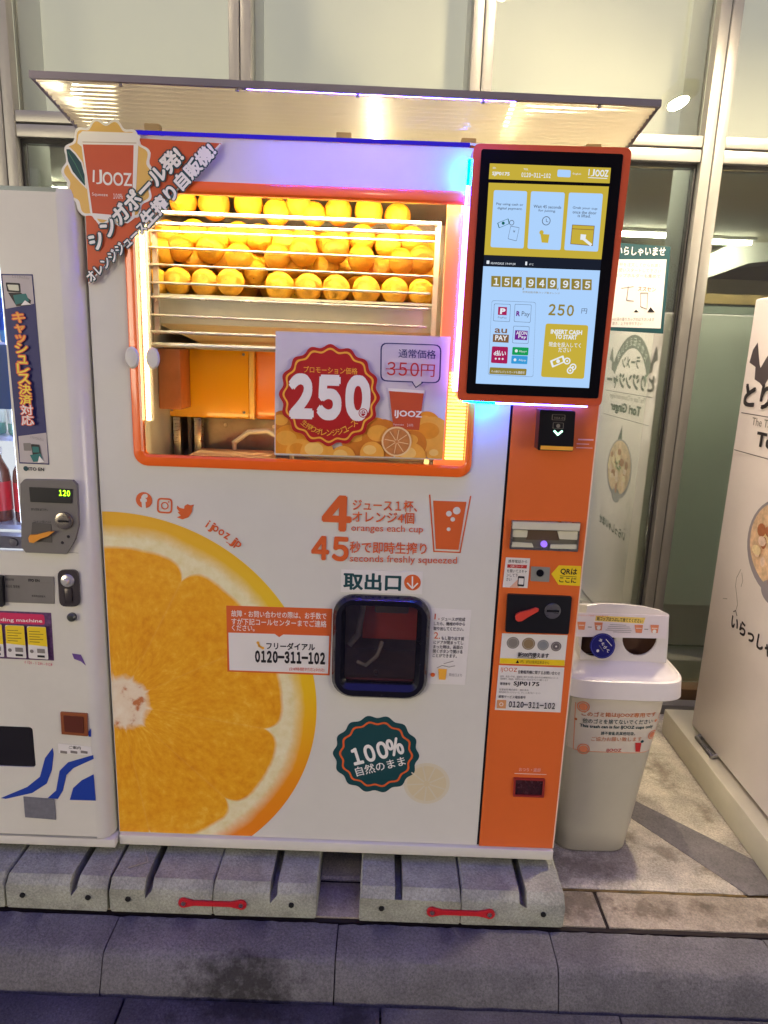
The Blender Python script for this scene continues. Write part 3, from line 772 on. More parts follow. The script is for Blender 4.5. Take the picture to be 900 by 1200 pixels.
# --- dispensing hatch
M_HATCH = mat('hatch_frame_plastic', (16, 15, 28), .25, coat=.4, var=.05)
ht = thing('x', (0, 0, 0), None, None); bpy.data.objects.remove(ht)
bm = bmesh.new()
loops = [(rrect(.622, .472, .887, .773, .058), 0.0), (rrect(.622, .472, .887, .773, .058), .012), (rrect(.631, .481, .878, .764, .052), .024), (rrect(.645, .50, .864, .75, .03), .026), (rrect(.656, .514, .852, .746, .014), .012), (rrect(.656, .514, .852, .746, .014), -.01)]
rings = [[bm.verts.new(F0.p(u, v, l)) for u, v in lp] for lp, l in loops]
for a, b in zip(rings, rings[1:]):
    for j in range(len(a)):
        f = bm.faces.new((a[j], a[(j + 1) % len(a)], b[(j + 1) % len(a)], b[j])); f.smooth = True
bmesh.ops.recalc_face_normals(bm, faces=bm.faces)
hf = link('hatch_frame', mesh_of(bm, M_HATCH, 'hatch_frame'), jm)
box('hatch_door', .657, .851, 0.0, .004, .515, .745, glass('hatch_door_plastic', .05, (.92, .88, .86)), jm)
M_HIN = mat('hatch_lining', (150, 112, 92), .4, var=.3)
bm = bmesh.new()
add_box(bm, .64, .868, .245, .25, .50, .77, 0); add_box(bm, .63, .6395, .005, .25, .5, .77); add_box(bm, .8685, .878, .005, .25, .5, .77); add_box(bm, .64, .868, .005, .2445, .498, .505); add_box(bm, .64, .868, .005, .2445, .755, .765)
hc = link('hatch_chute', mesh_of(bm, M_HIN, 'hatch_chute'), jm)
box('chute_flap', .70, .8675, .10, .115, .60, .755, mat('red_orange_flap', (236, 80, 36), .4, coat=.3, var=.1), hc, .004)
box('nozzle_block', .735, .83, .05, .098, .70, .754, M_GREYP, hc, .005)
tube('clear_guide', [(.665, .05, .60), (.69, .06, .63), (.70, .08, .70), (.70, .09, .75)], .009, mat('clear_guide_grey', (190, 186, 178), .2), hc)
tube('clear_guide', [(.69, .04, .556), (.715, .03, .55), (.745, .04, .575), (.76, .06, .61)], .006, MATS['clear_guide_grey'], hc)
tube('drip_lip', [(.66, .02, .512), (.85, .02, .512)], .005, mat('lip_red', (150, 50, 36), .4), hc)
lathe('drain_knob', [(.008, 0), (.006, .01), (.004, .02)], (.745, .05, .522), M_STEEL, hc, 12, 'y')

# --- display window
bm = bmesh.new(); fr_l = [(wo_, -.002), (wo_, .006), (rrect(.101, 1.111, .9665, 1.79, .032), .009), (rrect(.117, 1.13, .96, 1.773, .016), .009), (wi_, .005), (wi_, -.012)]
rings = [[bm.verts.new(F0.p(u, v, l)) for u, v in lp] for lp, l in fr_l]
for a, b in zip(rings, rings[1:]):
    for j in range(len(a)): bm.faces.new((a[j], a[(j + 1) % len(a)], b[(j + 1) % len(a)], b[j]))
bmesh.ops.recalc_face_normals(bm, faces=bm.faces)
wf = link('window_frame', mesh_of(bm, M_FRAME, 'window_frame'), jm)
box('window_glass', .123, .954, .003, .007, 1.136, 1.767, glass('window_pane', .0, (1, 1, 1), 0.0, 1.2), jm)
bm = bmesh.new()
add_box(bm, .09, .97, .60, .605, 1.08, 1.83); add_box(bm, .09, .097, .013, .5995, 1.08, 1.83); add_box(bm, .963, .97, .013, .5995, 1.08, 1.83); add_box(bm, .0975, .9625, .013, .5995, 1.08, 1.087); add_box(bm, .0975, .9625, .013, .5995, 1.823, 1.83)
cm = link('window_compartment', mesh_of(bm, M_INS, 'window_compartment'), jm)
# rods of the rack
rk = box('rack_post', .112, .122, .094, .106, 1.40, 1.735, M_CHROME, cm)
F1 = front(.10)
box('rack_post', .855, .868, .094, .106, 1.12, 1.745, mat('satin_post', (208, 206, 200), .4, .3), cm)
box('rack_post', .129, .141, .094, .106, 1.44, 1.70, M_CHROME, cm)
for a, b, r in (((222, 251), (513, 263), .0055), ((222, 264), (509, 274.5), .0048), ((176, 271), (509, 284), .0028), ((174, 290), (507, 304.5), .0028), ((172, 310), (507, 324.5), .0028), ((173, 331), (504, 344.5), .0028), ((175, 348), (502, 362.5), .0034), ((175, 369), (500, 383.5), .0030), ((174, 388.5), (500, 401), .0042), ((176, 403.5), (500, 415), .0058)):
    p, q = F1.inv(a), F1.inv(b)
    if a[0] == 222: p.x = .13
    tube('rack_rod', [(p.x, .092, p.y), (q.x, .092, q.y)], r, M_CHROME, cm, 8)
# sloping tray under the fruit
bm = bmesh.new(); v = [bm.verts.new(p) for p in ((.125, .105, 1.535), (.86, .105, 1.535), (.86, .12, 1.47), (.125, .12, 1.47), (.20, .30, 1.42), (.80, .30, 1.42))]
bm.faces.new((v[0], v[1], v[2], v[3])); bm.faces.new((v[3], v[2], v[5], v[4]))
link('fruit_tray_front', mesh_of(bm, mat('tray_steel', (206, 200, 180), .35, .15, var=.08), 'fruit_tray_front'), cm)
box('fruit_tray', .105, .87, .108, .595, 1.538, 1.545, MATS['tray_steel'], cm)
M_JUI = mat('juicer_orange', (252, 184, 12), .3, coat=.6, var=.03)
box('juicer_cover', .093, .335, .30, .50, 1.205, 1.42, M_JUI, cm, .006)
box('juicer_cover', .3355, .352, .295, .50, 1.205, 1.43, mat('juicer_orange_edge', (250, 206, 110), .3, coat=.5), cm, .004)
box('juicer_cover', .3525, .86, .31, .50, 1.205, 1.42, mat('juicer_orange_dark', (246, 138, 14), .3, coat=.6), cm, .006)
box('juicer_bracket', .098, .162, .20, .298, 1.235, 1.405, mat('copper_bracket', (190, 120, 76), .35, .5, var=.2), cm, .004)
for x in (.105, .168):
    box('juicer_leg', x, x + .022, .30, .33, 1.088, 1.204, M_STEEL, cm, .002)
box('juicer_leg', .14, .152, .33, .35, 1.088, 1.204, M_GREYP, cm, .002)
box('lower_panel', .175, .96, .36, .364, 1.088, 1.2, mat('lower_steel', (150, 148, 138), .3, .6, var=.2, scale=20), cm)
for x in (.25, .40, .55): lathe('panel_bolt', [(.006, 0), (.005, .003)], (x, .3595, 1.18), M_STEEL, cm, 10, 'y')
for x, z in ((.103, 1.395), (.103, 1.225), (.32, 1.395), (.32, 1.225)): lathe('cover_screw', [(.0045, 0), (.004, .002)], (x, .2995, z), M_STEEL, cm, 10, 'y')
tube('juice_hose', [(.30, .26, 1.09), (.30, .25, 1.14), (.345, .24, 1.175), (.40, .24, 1.18), (.46, .25, 1.15), (.47, .27, 1.09)], .008, mat('clear_hose', (196, 190, 170), .2, coat=.5), cm)
box('guide_rail', .10, .86, .255, .262, 1.405, 1.418, M_STEEL, cm, .002)
box('cup_platform', .19, .42, .12, .28, 1.088, 1.118, mat('platform_cream', (236, 200, 160), .4), cm, .012)
M_STRIPL = glow('warm_led', (255, 224, 150), 9)
hs = box('led_housing', .124, .140, .014, .03, 1.22, 1.70, M_WHITE, cm)
for k in range(56):
    z = 1.222 + k * .0085
    box('led', .1275, .1365, .0115, .0138, z, z + .0062, M_STRIPL, hs) if k == 0 else None
bm = bmesh.new()
for k in range(56): add_box(bm, .1275, .1365, .0115, .0138, 1.222 + k * .0085, 1.2282 + k * .0085)
for o in [o for o in hs.children]: bpy.data.objects.remove(o)
tag(link('led_row', mesh_of(bm, M_STRIPL, 'led_row'), hs), kind='stuff')
box('led_bar', .14, .94, .02, .045, 1.795, 1.805, glow('warm_led_top', (255, 232, 176), 64), cm)
box('led_bar', .14, .90, .05, .07, 1.10, 1.107, glow('warm_led_low', (255, 206, 120), 8), cm)
box('backlit_side_panel', .877, .961, .03, .045, 1.10, 1.775, mat('backlit_salmon', (246, 120, 70), .35, coat=.5, em=(255, 120, 70), es=.32), cm, .003)  # the panel's own emission stands in for LED light on the inner wall
bm = bmesh.new()
for k in range(26): add_box(bm, .905, .952, .020, .0295, 1.148 + k * .0088, 1.1528 + k * .0088)
tag(link('glowing_ribs', mesh_of(bm, glow('rib_glow', (255, 208, 96), 1.9), 'glowing_ribs'), cm), kind='stuff')
# white clip; a second solid pad stands in for its reflection in the glass
for dx in (0, .052):
    bm = bmesh.new(); add_lathe(bm, [(.0, -.004), (.017, -.002), (.021, .004), (.017, .009), (.0, .010)], (0, 0, 0), 20, 0, 'y')
    for v in bm.verts: v.co.x *= .85; v.co.z *= 1.3; v.co += Vector((.107 + dx * .9, -.0145 if dx == 0 else .0, 1.380))
    bmesh.ops.recalc_face_normals(bm, faces=bm.faces); link('latch_pad', mesh_of(bm, M_WHITE, 'latch_pad'), jm)

# --- corner sign
FS = front(-.012)
cs = plate('corner_sign', FS, [FS.inv(q) for q in ((97, 158), (259, 168), (103.5, 333))], [], .006, mat('sign_orange', (206, 88, 44), .4, var=.03), jm)
P = Print(FS, base=.0005)
P.line([(258, 169.5), (104, 332)], P_WHITE, 2)
C0 = (127, 203)
for q, m in ((1.06, P_WHITE), (1.0, mat('sign_yellow', (226, 184, 96), .45))):
    P.circ(C0, 49 * q, m, 140, ry=53 * q, wave=.055, waves=14)
sc_ = [(C0[0] + 52 * math.cos(2 * PI * k / 90) * (1 + .05 * math.cos(28 * PI * k / 90)), C0[1] + 56 * math.sin(2 * PI * k / 90) * (1 + .05 * math.cos(28 * PI * k / 90))) for k in range(90)]
plate('splash_board', FS, [FS.inv(q) for q in sc_], [], .006, P_WHITE, cs, off=.0002)
P.poly([(76, 172), (82, 172.5), (89, 179), (97, 190), (101, 206), (102, 222), (95, 215), (84, 203), (78, 190)], P_WHITE)
P.poly([(78, 175), (82, 175), (88, 181), (95.5, 191), (99.5, 206), (100, 218), (94, 211.5), (85.5, 201), (80, 189)], P_GREEN)
P.line([(80, 178), (89, 193), (100, 216)], mat('leaf_vein', (60, 120, 90), .5), .8)
P.poly([(92.5, 158), (97, 154), (158, 156), (165, 160), (162.5, 170), (158, 256), (150, 262), (112, 256), (106, 249), (96, 172), (91, 168)], P_WHITE)
P.poly([(97.5, 169.5), (157, 170.5), (155, 254), (108.8, 250)], mat('cup_orange', (198, 82, 44), .45, var=.03)); P.line([(97.5, 166.8), (160, 168)], mat('rim_grey', (190, 176, 158), .5), 1)
P.text('I', (109, 213.5), (111.2, 213.8), 14, P_WHITE, .0); P.text('J', (113.2, 216), (120.6, 216.4), 17, P_WHITE, .0); P.text('OOZ', (121.5, 217), (155, 218.5), 15, P_WHITE, .02)
P.text('Squeeze', (108.5, 230.5), (127, 231.5), 4.5, P_WHITE, 0); P.text('100%', (133.5, 233), (144.5, 233.6), 6, P_WHITE, .01)
P.text('シンガポール発!', (115, 294.5), (217, 187), 20.5, P_WHITE, .045, under=P_GREEN, ub=.13)
P.text('オレンジジュース', (108.5, 331.5), (173.5, 269), 12, P_WHITE, .035, under=P_GREEN, ub=.14)
P.text('生搾り自販機!', (175.5, 267.5), (255, 180.5), 18, P_WHITE, .045, under=P_GREEN, ub=.13)
P.build('lettering', cs)

# --- touchscreen unit
YS = -.085; FSc = front(YS)
so = rquad([FSc.inv(q) for q in ((555.5, 168), (741, 173), (704.5, 476.5), (535.5, 469.5))], .016, 6)
M_SCR = mat('screen_unit_orange', (206, 86, 50), .32, coat=.4, var=.04)
su = plate('screen_unit', FSc, so, [], .062, M_SCR, jm)
box('screen_mount', .97, 1.20, -.023, -.0005, 1.36, 1.84, M_BLACK, jm)
plate('screen_glass', FSc, rquad([FSc.inv(q) for q in ((564, 175), (730, 181), (700.5, 467), (546, 461))], .006), [], .002, mat('screen_black_glass', (10, 10, 14), .08, coat=.5), su, off=.0035)
E_BLUE = glow('display_pale_blue', (172, 208, 250), 1.05); E_YEL = glow('display_yellow', (200, 176, 62), 1.0); E_YELD = glow('display_olive', (150, 132, 58), .95)
E_WHT = glow('display_white', (232, 238, 246), 1.0); E_GRY = glow('display_grey', (92, 104, 118), .8); E_PUR = glow('display_purple', (120, 40, 150), .9); E_PNK = glow('display_magenta', (176, 34, 92), .9)
E_GRN = glow('display_green', (24, 160, 88), .95); E_CYA = glow('display_cyan', (60, 160, 222), .95); E_BRN = glow('display_brown', (136, 98, 66), .9); E_DRK = glow('display_dark', (34, 40, 56), .7); E_TEA = glow('display_teal', (20, 100, 92), .9); E_PLM = glow('display_plum', (96, 24, 66), .9)
FD = front(YS - .0035)
P = Print(FD, base=.0004)
d = lambda x, y: (530 + x / 3.75, 160 + y / 3.75)
def D4(*a): return [d(*q) for q in a]
P.poly(D4((165, 118), (697, 138), (691, 206), (160, 187)), E_YEL); P.poly(D4((160, 203), (688, 220), (655, 540), (140, 520)), E_YEL)
P.poly(D4((140, 521), (655, 541), (650, 586), (136, 568)), E_DRK); P.poly(D4((136, 570), (649, 589), (600, 1105), (103, 1085)), E_BLUE)
P.text('ID', d(178, 142), d(192, 143), 2, E_WHT, 0, 1); P.text('SJP0175', d(175, 174), d(250, 177), 5, E_WHT, .03); P.text('TEL', d(312, 148), d(334, 149), 2, E_WHT, 0, 1); P.text('0120-311-102', d(303, 178), d(430, 183), 5, E_WHT, .03)
P.rq(D4((462, 146), (520, 149), (518, 181), (460, 178)), E_BLUE, 2); P.text('English', d(528, 170), d(564, 172), 2.6, E_WHT, 0)
P.text('I', d(596, 172), d(600, 172.2), 7.5, E_WHT, .0); P.text('J', d(606, 176), d(622, 177), 8.5, E_WHT, .0); P.text('OOZ', d(626, 176), d(682, 178), 7.5, E_WHT, .03); P.line(D4((596, 182), (678, 186)), E_WHT, .8)
for q in (((182, 237), (328, 242), (312, 493), (167, 487)), ((345, 242), (493, 248), (474, 500), (329, 494)), ((511, 248), (660, 253), (638, 507), (490, 500))): P.rq(D4(*q), E_BLUE, 2.4)
for t_, a, b in (('Pay using cash or', (192, 305), (310, 310)), ('digital payment.', (197, 324), (306, 328)), ('Wait 45 seconds', (355, 315), (476, 320)), ('for juicing.', (376, 334), (452, 338)), ('Grab your cup', (526, 322), (634, 327)), ('once the door', (526, 340), (630, 345)), ('is lifted.', (548, 356), (604, 359))):
    P.text(t_, d(*a), d(*b), 3.6, E_GRY, .01)
P.ring(D4((196, 382), (245, 362), (250, 385), (203, 405)), E_TEA, 1, .8); P.circ(d(222, 383), 1.8, E_TEA, 10); P.circ(d(259, 381), 3, E_GRY, 12, w=.7)
P.ring(D4((254, 395), (293, 402), (280, 462), (242, 452)), E_GRY, .6, 1); P.text('¥', d(264, 424), d(274, 425), 3, E_GRY, 0)
P.circ(d(410, 373), 5, E_GRY, 18, w=.8); P.line(D4((410, 364), (410, 376), (418, 378)), E_GRY, .6)
P.poly(D4((384, 430), (424, 433), (418, 470), (390, 468)), E_YEL); P.circ(d(389, 424), 2.6, E_YEL, 10)
P.poly(D4((523, 390), (620, 395), (612, 482), (516, 474)), E_YEL); P.line(D4((524, 391), (620, 396), (612, 482), (516, 474), (524, 391)), E_BRN, .7); P.line(D4((522, 408), (618, 413)), E_BRN, .7)
P.poly(D4((560, 432), (584, 434), (580, 458), (558, 456)), E_WHT); P.line(D4((572, 452), (604, 478)), E_WHT, 3)
P.text('05/09/2025 19:09:24', d(166, 563), d(274, 567), 2.4, E_WHT, .01, 1); P.rq(D4((149, 547), (161, 547.5), (160, 562), (148, 561.5)), E_WHT, .5); P.rq(D4((318, 552), (326, 552), (325, 568), (317, 567.5)), E_WHT, .5); P.text('4°C', d(334, 568), d(352, 569), 2.4, E_WHT, 0, 1)
xs_ = [169, 215, 261, 320, 367, 414, 470, 518, 565]
for i, (x, ch) in enumerate(zip(xs_, '154949935')):
    y = 614 + (x - 169) * .038
    P.poly(D4((x, y), (x + 41, y + 1.6), (x + 40, y + 49), (x - 1, y + 47.4)), E_YELD); P.text(ch, d(x + 10, y + 40), d(x + 31, y + 41), 8, E_WHT, .03)
for x in (308, 459): P.line(D4((x, 668), (x - 2, 676)), E_YELD, 1)
P.text('世界総販売数カップ数オレンジ', d(303, 690), d(466, 696), 2.4, E_YELD, 0, 1)
P.ring(D4((170, 722), (362, 730), (350, 1056), (153, 1046)), E_GRY, .35, 3)
for q in (((180, 736), (252, 739), (248, 816), (176, 812)), ((270, 738), (343, 741), (338, 819), (266, 815)), ((264, 833), (334, 836), (329, 911), (259, 908))): P.ring(D4(*q), E_GRY, .5, 1.6)
P.poly(D4((198, 750), (236, 752), (234, 787), (196, 785)), E_PNK); P.text('P', d(207, 780), d(226, 781), 6, E_WHT, .05); P.text('PayPay', d(196, 802), d(234, 804), 2.6, E_GRY, 0, 1)
P.text('R', d(276, 789), d(290, 790), 5.2, E_PUR, .05); P.text('Pay', d(298, 796), d(333, 798), 7, E_GRY, 0)
P.rq(D4((177, 834), (246, 837), (243, 909), (173, 905)), E_BLUE, 1.2); P.poly(D4((175, 869), (244, 872), (242, 907), (173, 903)), E_BRN); P.text('au', d(182, 863), d(234, 865), 5, E_BRN, .02, shear=.003); P.text('PAY', d(184, 895), d(234, 897), 5.5, E_WHT, .03)
P.poly(D4((271, 852), (326, 855), (322, 896), (268, 893)), E_PUR); P.text('AEON', d(275, 871), d(321, 873), 4, E_WHT, .02); P.text('Pay', d(284, 890), d(318, 892), 4.4, E_WHT, .02)
P.rq(D4((170, 922), (240, 925), (236, 998), (165, 994)), E_PNK, 1.5); P.text('d払い', d(177, 962), d(229, 964), 6, E_WHT, .03)
for k in range(3): P.circ(d(186 + k * 15, 976 + k * .6), 1.2, E_WHT, 6)
P.rq(D4((259, 925), (329, 928), (326, 962), (256, 959)), E_GRN, 1); P.rq(D4((255, 962), (325, 965), (322, 1000), (252, 997)), E_CYA, 1); P.circ(d(275, 942), 1.8, E_WHT, 8); P.circ(d(269, 981), 1.8, E_WHT, 6); P.text('Alipay+', d(286, 950), d(320, 952), 3, E_WHT, 0, 1); P.text('Alipay', d(284, 988), d(316, 990), 3, E_WHT, 0, 1)
P.rq(D4((160, 1013), (320, 1020), (317, 1049), (157, 1042)), E_YELD, 1.2); P.text('その他クレジットカードも使用可', d(165, 1037), d(310, 1043), 3.2, E_WHT, 0, 1)
P.text('250', d(414, 786), d(521, 791), 12.5, E_YELD, .03); P.text('円', d(556, 780), d(580, 781), 6, E_GRY, 0)
P.rq(D4((402, 823), (587, 831), (568, 1064), (381, 1055)), E_YEL, 3)
P.text('INSERT CASH', d(424, 867), d(558, 872), 4.8, E_WHT, .04); P.text('TO START', d(443, 889), d(536, 893), 4.8, E_WHT, .04); P.text('現金を投入してく', d(414, 923), d(553, 929), 5.5, E_WHT, .01); P.text('ださい', d(456, 947), d(510, 949), 5.5, E_WHT, .01)
P.rq(D4((420, 985), (478, 961), (487, 990), (430, 1015)), E_WHT, 1); P.rq(D4((430, 988), (472, 970), (477, 989), (436, 1006)), E_YEL, 1); P.circ(d(455, 987), 2.2, E_WHT, 10)
for c in ((494, 986), (519, 1012), (507, 1027)): P.circ(d(*c), 4, E_WHT, 14); P.circ(d(*c), 2.6, E_YEL, 12); P.circ(d(*c), 1.2, E_WHT, 8)
P.build('display_print', su)
# halo strip round the back edge of the unit
def led_tube(name, pts, r, rgb, s):
    return tube(name, pts, r, glow(name + str(rgb), rgb, s), jm, 6)
pa, pb, pc_, pd = [FSc.inv(q) for q in ((555.5, 168), (741, 173), (704.5, 476.5), (535.5, 469.5))]
yb = -.034
led_tube('halo_led', [(pa.x - .003, yb, pa.y - .02), (pa.x - .004, yb, pa.y - .075)], .0035, (0, 130, 255), 90)
led_tube('halo_led', [(pa.x - .004, yb, pa.y - .077), (pa.x - .005, yb, pa.y - .12)], .0035, (20, 20, 255), 150)
led_tube('halo_led', [(pa.x - .005, yb, pa.y - .122), (pd.x - .003, yb, pd.y + .02)], .0035, (170, 120, 255), 13)
led_tube('halo_led', [(pd.x + .02, yb, pd.y - .003), (pd.x + .10, yb, pd.y - .005)], .0035, (0, 110, 255), 110)
led_tube('halo_led', [(pd.x + .102, yb, pd.y - .005), (pc_.x - .02, yb, pc_.y - .003)], .0035, (60, 70, 255), 30)

# --- card reader
F2 = front(-.045)
cr0 = plate('card_reader', F2, rquad([F2.inv(q) for q in ((633, 480), (674.5, 482), (671.5, 529), (630, 527.5))], .004), [], .042, mat('reader_black', (16, 16, 22), .3, coat=.3), jm)
P = Print(F2, base=.0006)
P.ring([(647, 485.5), (662.5, 486.2), (662, 492.8), (646.5, 492)], P_GREY, .7, 1); P.text('VISA iD', (649, 491), (661, 491.5), 2.6, P_GREY, 0)
P.ring([(648, 495), (660.5, 495.5), (660, 502.5), (647.5, 502)], P_GREY, .6, 1); P.circ((654, 499), 2.4, P_GREY, 8)
P.line([(649.5, 505), (653.5, 509.3), (658.5, 505.2)], glow('reader_arrow', (170, 255, 214), 2.2), 2)
P.poly([(633.5, 522), (671.5, 523.5), (671, 528), (633, 526.6)], P_GOLD)
P.build('reader_print', cr0)
P = Print(front(-.0035), base=.0004)
for y, a, b in ((515, 678, 695), (520, 676, 690), (524.5, 675.5, 694)): P.line([(a, y), (b, y + .5)], mat('pale_pink_ink', (240, 190, 190), .5), 1.6 if y == 515 else .9)

# small white lettering over the coin return
P.text('おつり・返却', (608, 903.4), (633, 904.4), 4.2, mat('pale_pink_ink', (240, 190, 190), .5), 0); P.line([(603, 906), (640, 907.3)], P_WHITE, .6)
P.build('lettering', op_)
FO = front(-.0035)
# --- bill acceptor
def fr_plate(name, fr, quad, inner, thick, m, parent, off, r=.002):
    return plate(name, fr, rquad([fr.inv(q) for q in quad], r), [rquad([fr.inv(q) for q in inner], r)] if inner else [], thick, m, parent, off=off)
ba = fr_plate('bill_acceptor', FO, ((599.5, 609.3), (679.3, 611.6), (676, 645.6), (596.6, 642.4)), ((600.8, 619.5), (677.5, 621.5), (675, 643.3), (598.6, 640.6)), .009, M_STEEL, jm, .009)
M_CREAMP = mat('cream_plastic', (208, 204, 178), .4, coat=.3)
fr_plate('top_bar', FO, ((600, 610), (678.6, 612.2), (677.8, 620.8), (599.3, 618.6)), None, .003, M_CREAMP, ba, .0125)
fr_plate('recess', FO, ((600.8, 619), (677.6, 621), (675, 643.6), (598.4, 641)), None, .001, mat('recess_grey', (110, 106, 92), .4, .2), ba, .0012)
fr_plate('cheek', FO, ((600.5, 620), (618, 620.6), (617, 629), (599.8, 628.6)), None, .004, M_CREAMP, ba, .0065, .003)
fr_plate('cheek', FO, ((652.5, 621.5), (676.8, 622), (676, 632), (655, 631)), None, .004, M_CREAMP, ba, .0065, .003)
fr_plate('bill_mouth', FO, ((618.5, 620.5), (652, 621.5), (655, 633), (616, 632)), None, .002, mat('mouth_brown', (92, 74, 56), .4), ba, .0035)
fr_plate('lower_lip', FO, ((598.6, 634.5), (623, 636), (625, 641), (598.3, 640.4)), None, .004, M_CREAMP, ba, .006, .001); fr_plate('lower_lip', FO, ((645, 637.5), (675.6, 637.5), (675, 643), (644, 642)), None, .004, M_CREAMP, ba, .006, .001)
c_ = FO.inv((637, 637)); lathe('bill_guide', [(.009, 0), (.008, .008), (.004, .013)], (c_.x, -.006, c_.y), mat('lilac_guide', (150, 120, 200), .3, coat=.4, em=(140, 100, 255), es=.5), ba, 14, 'y')  # violet light on the guide put into its colour and emission
# --- phone sticker, lens, yellow arrow tag
s_, P = sticker('phone_sticker', FO, [(592.8, 653), (621.2, 654.3), (618, 689), (588.9, 688)], M_PAPER, jm)
P.text('携帯電話から', (595.5, 659.3), (617.5, 660), 3.8, P_BLACK, .01); P.poly([(594.5, 661), (617.5, 662), (617, 666), (594.2, 665)], P_RED); P.text('QRコード', (598, 664.7), (613, 665.2), 3, P_WHITE, 0)
P.text('を開いてスキャ', (593.8, 670.6), (617, 671.4), 3.8, P_BLACK, .01); P.text('ンして下', (593.4, 675.5), (606.5, 676), 3.8, P_BLACK, .01); P.text('さい', (593, 680.3), (599, 680.5), 3.8, P_BLACK, .01)
P.poly([(597, 687.8), (606, 679), (609, 678), (610, 684), (607, 688.2)], mat('skin_ink', (222, 176, 150), .5)); P.rq([(606.8, 674.5), (614.6, 675), (613.8, 687), (606, 686.4)], P_BLACK, 1.2); P.rq([(607.8, 677), (613.6, 677.4), (613, 684.6), (607.2, 684.2)], M_PAPER, .6)
P.build('lettering', s_)
lp = fr_plate('scanner_plate', FO, ((622.4, 663.6), (644.4, 664.6), (643.2, 681.6), (621.4, 680.4)), None, .003, mat('plate_grey', (146, 146, 138), .4, .2), jm, .0035)
c_ = FO.inv((632.5, 671)); lathe('lens', [(.0105, 0), (.0095, .003), (.006, .004), (.0, .002)], (c_.x, -.0072, c_.y), mat('lens_black', (8, 8, 10), .1, coat=.6), lp, 20, 'y')
s_, P = sticker('yellow_tag', FO, [(646, 672.5), (654.8, 662.4), (681, 663.3), (679.6, 686.6), (654.3, 685)], P_YELLOW, jm)
P.text('QRは', (656.3, 673), (675.5, 674.2), 7.6, P_BLACK, .03); P.line([(656, 674.6), (675.3, 675.9)], P_BLACK, .6); P.text('ここに', (655, 681.8), (674.5, 683), 5.8, P_BLACK, .03); P.build('lettering', s_)
# --- coin plate
cp = fr_plate('coin_plate', FO, ((594.3, 695), (669.4, 698), (665.4, 741.8), (591.5, 739.4)), None, .008, M_BLACK, jm, .009, .005)
F3 = front(-.0125); q = lambda x, y: F3.inv((x, y))
pts = [q(603.2, 722), (q(604.5, 718.5)), q(609, 716.3), q(619, 714), q(627, 711.2), q(630.6, 712.2), q(630, 715), q(626, 717.2), q(617, 722.3), q(611, 726.2), q(606.5, 727), q(603.8, 725)]
plate('return_lever', F3, pts, [], .008, mat('red_lever', (214, 70, 54), .35, coat=.4), cp, off=.010)
c_ = F3.inv((647.5, 716)); lathe('coin_disc', [(.0225, 0), (.0215, .003), (.018, .0035), (0, .003)], (c_.x, -.0126, c_.y), M_STEEL, cp, 28, 'y')
box('coin_slot', c_.x - .017, c_.x + .017, -.0172, -.0157, c_.y - .002, c_.y + .004, M_HOLE, cp)
# --- coin sticker and machine info sticker
s_, P = sticker('coin_sticker', FO, [(588.4, 742), (665, 744.2), (661.4, 780.2), (585.2, 777.2)], M_PAPER, jm)
P.poly([(586, 770.8), (661.7, 773.2), (661.3, 780), (585.4, 777)], P_YELLOW)
for c, r, m in (((601, 753), 7.4, P_GREY), ((619.2, 754), 7.7, mat('coin_brass_ink', (140, 118, 84), .45)), ((636.2, 755.6), 6.7, mat('coin_blue_ink', (132, 136, 138), .45)), ((651.4, 757), 6.1, mat('coin_dark_ink', (104, 96, 96), .45))):
    P.circ(c, r, m, 22); P.circ(c, r - 1.2, mat('coin_light_ink', (166, 160, 148), .45), 20, w=.6)
P.circ((651.4, 757), 1.2, M_PAPER, 8); P.text('新500円使えます', (606.6, 769.2), (642.5, 770.6), 5.6, P_BLACK, .03); P.line([(606, 770), (627, 770.8)], P_BLACK, .6)
P.poly([(604, 776.2), (606, 772.8), (608, 776.3)], P_BLACK); P.text('1円、5円は使用出来ません', (609, 776.4), (643, 777.8), 3.8, mat('brown_ink', (110, 92, 30), .5), 0); P.build('lettering', s_)
s_, P = sticker('machine_info_sticker', FO, [(584.6, 779.3), (661.2, 782.2), (656.7, 834.7), (579.8, 831.6)], M_PAPER, jm)
P.text('IJOOZ', (586.6, 787.6), (605.6, 788.5), 6, P_ORANGE, .0); P.text('自動販売機に関するお問い合わせ', (607, 789), (656, 791), 4.2, P_BLACK, .01)
P.text('故障、商品の不良、返金等に関するお問い合わせは24時間対応のコール', (586, 793.2), (654, 795.4), 2.3, P_GREY, .0, 1); P.text('管理番号、商品名、状況をお伝えいただきますようお願いします', (586, 796), (642, 798), 2.3, P_GREY, .0, 1)
P.text('管理番号', (585.6, 802.2), (597.5, 802.7), 3.2, P_BLACK, .01); P.text('SJP0175', (601.6, 804), (631.4, 805), 6, P_BLACK, .02)
P.text('設置会社:株式会社・飲料食品', (585, 808.4), (619, 809.4), 2.3, P_GREY, 0, 1); P.text('販売品目 オレンジジュース、オレンジ果汁百パーセント', (584.8, 811.4), (633, 813), 2.3, P_GREY, 0, 1)
P.text('顧客サービス電話番号', (584, 817.2), (615.5, 818.4), 3.4, P_BLACK, .01); P.poly([(582.4, 819.4), (593, 819.8), (592.4, 829.6), (581.8, 829.2)], mat('tan_ink', (214, 150, 96), .5)); P.circ((587.2, 824.6), 2.4, P_WHITE, 12, w=.7)
P.text('0120-311-102', (595.8, 827.8), (649.5, 830), 6.8, P_BLACK, .03); P.build('lettering', s_)
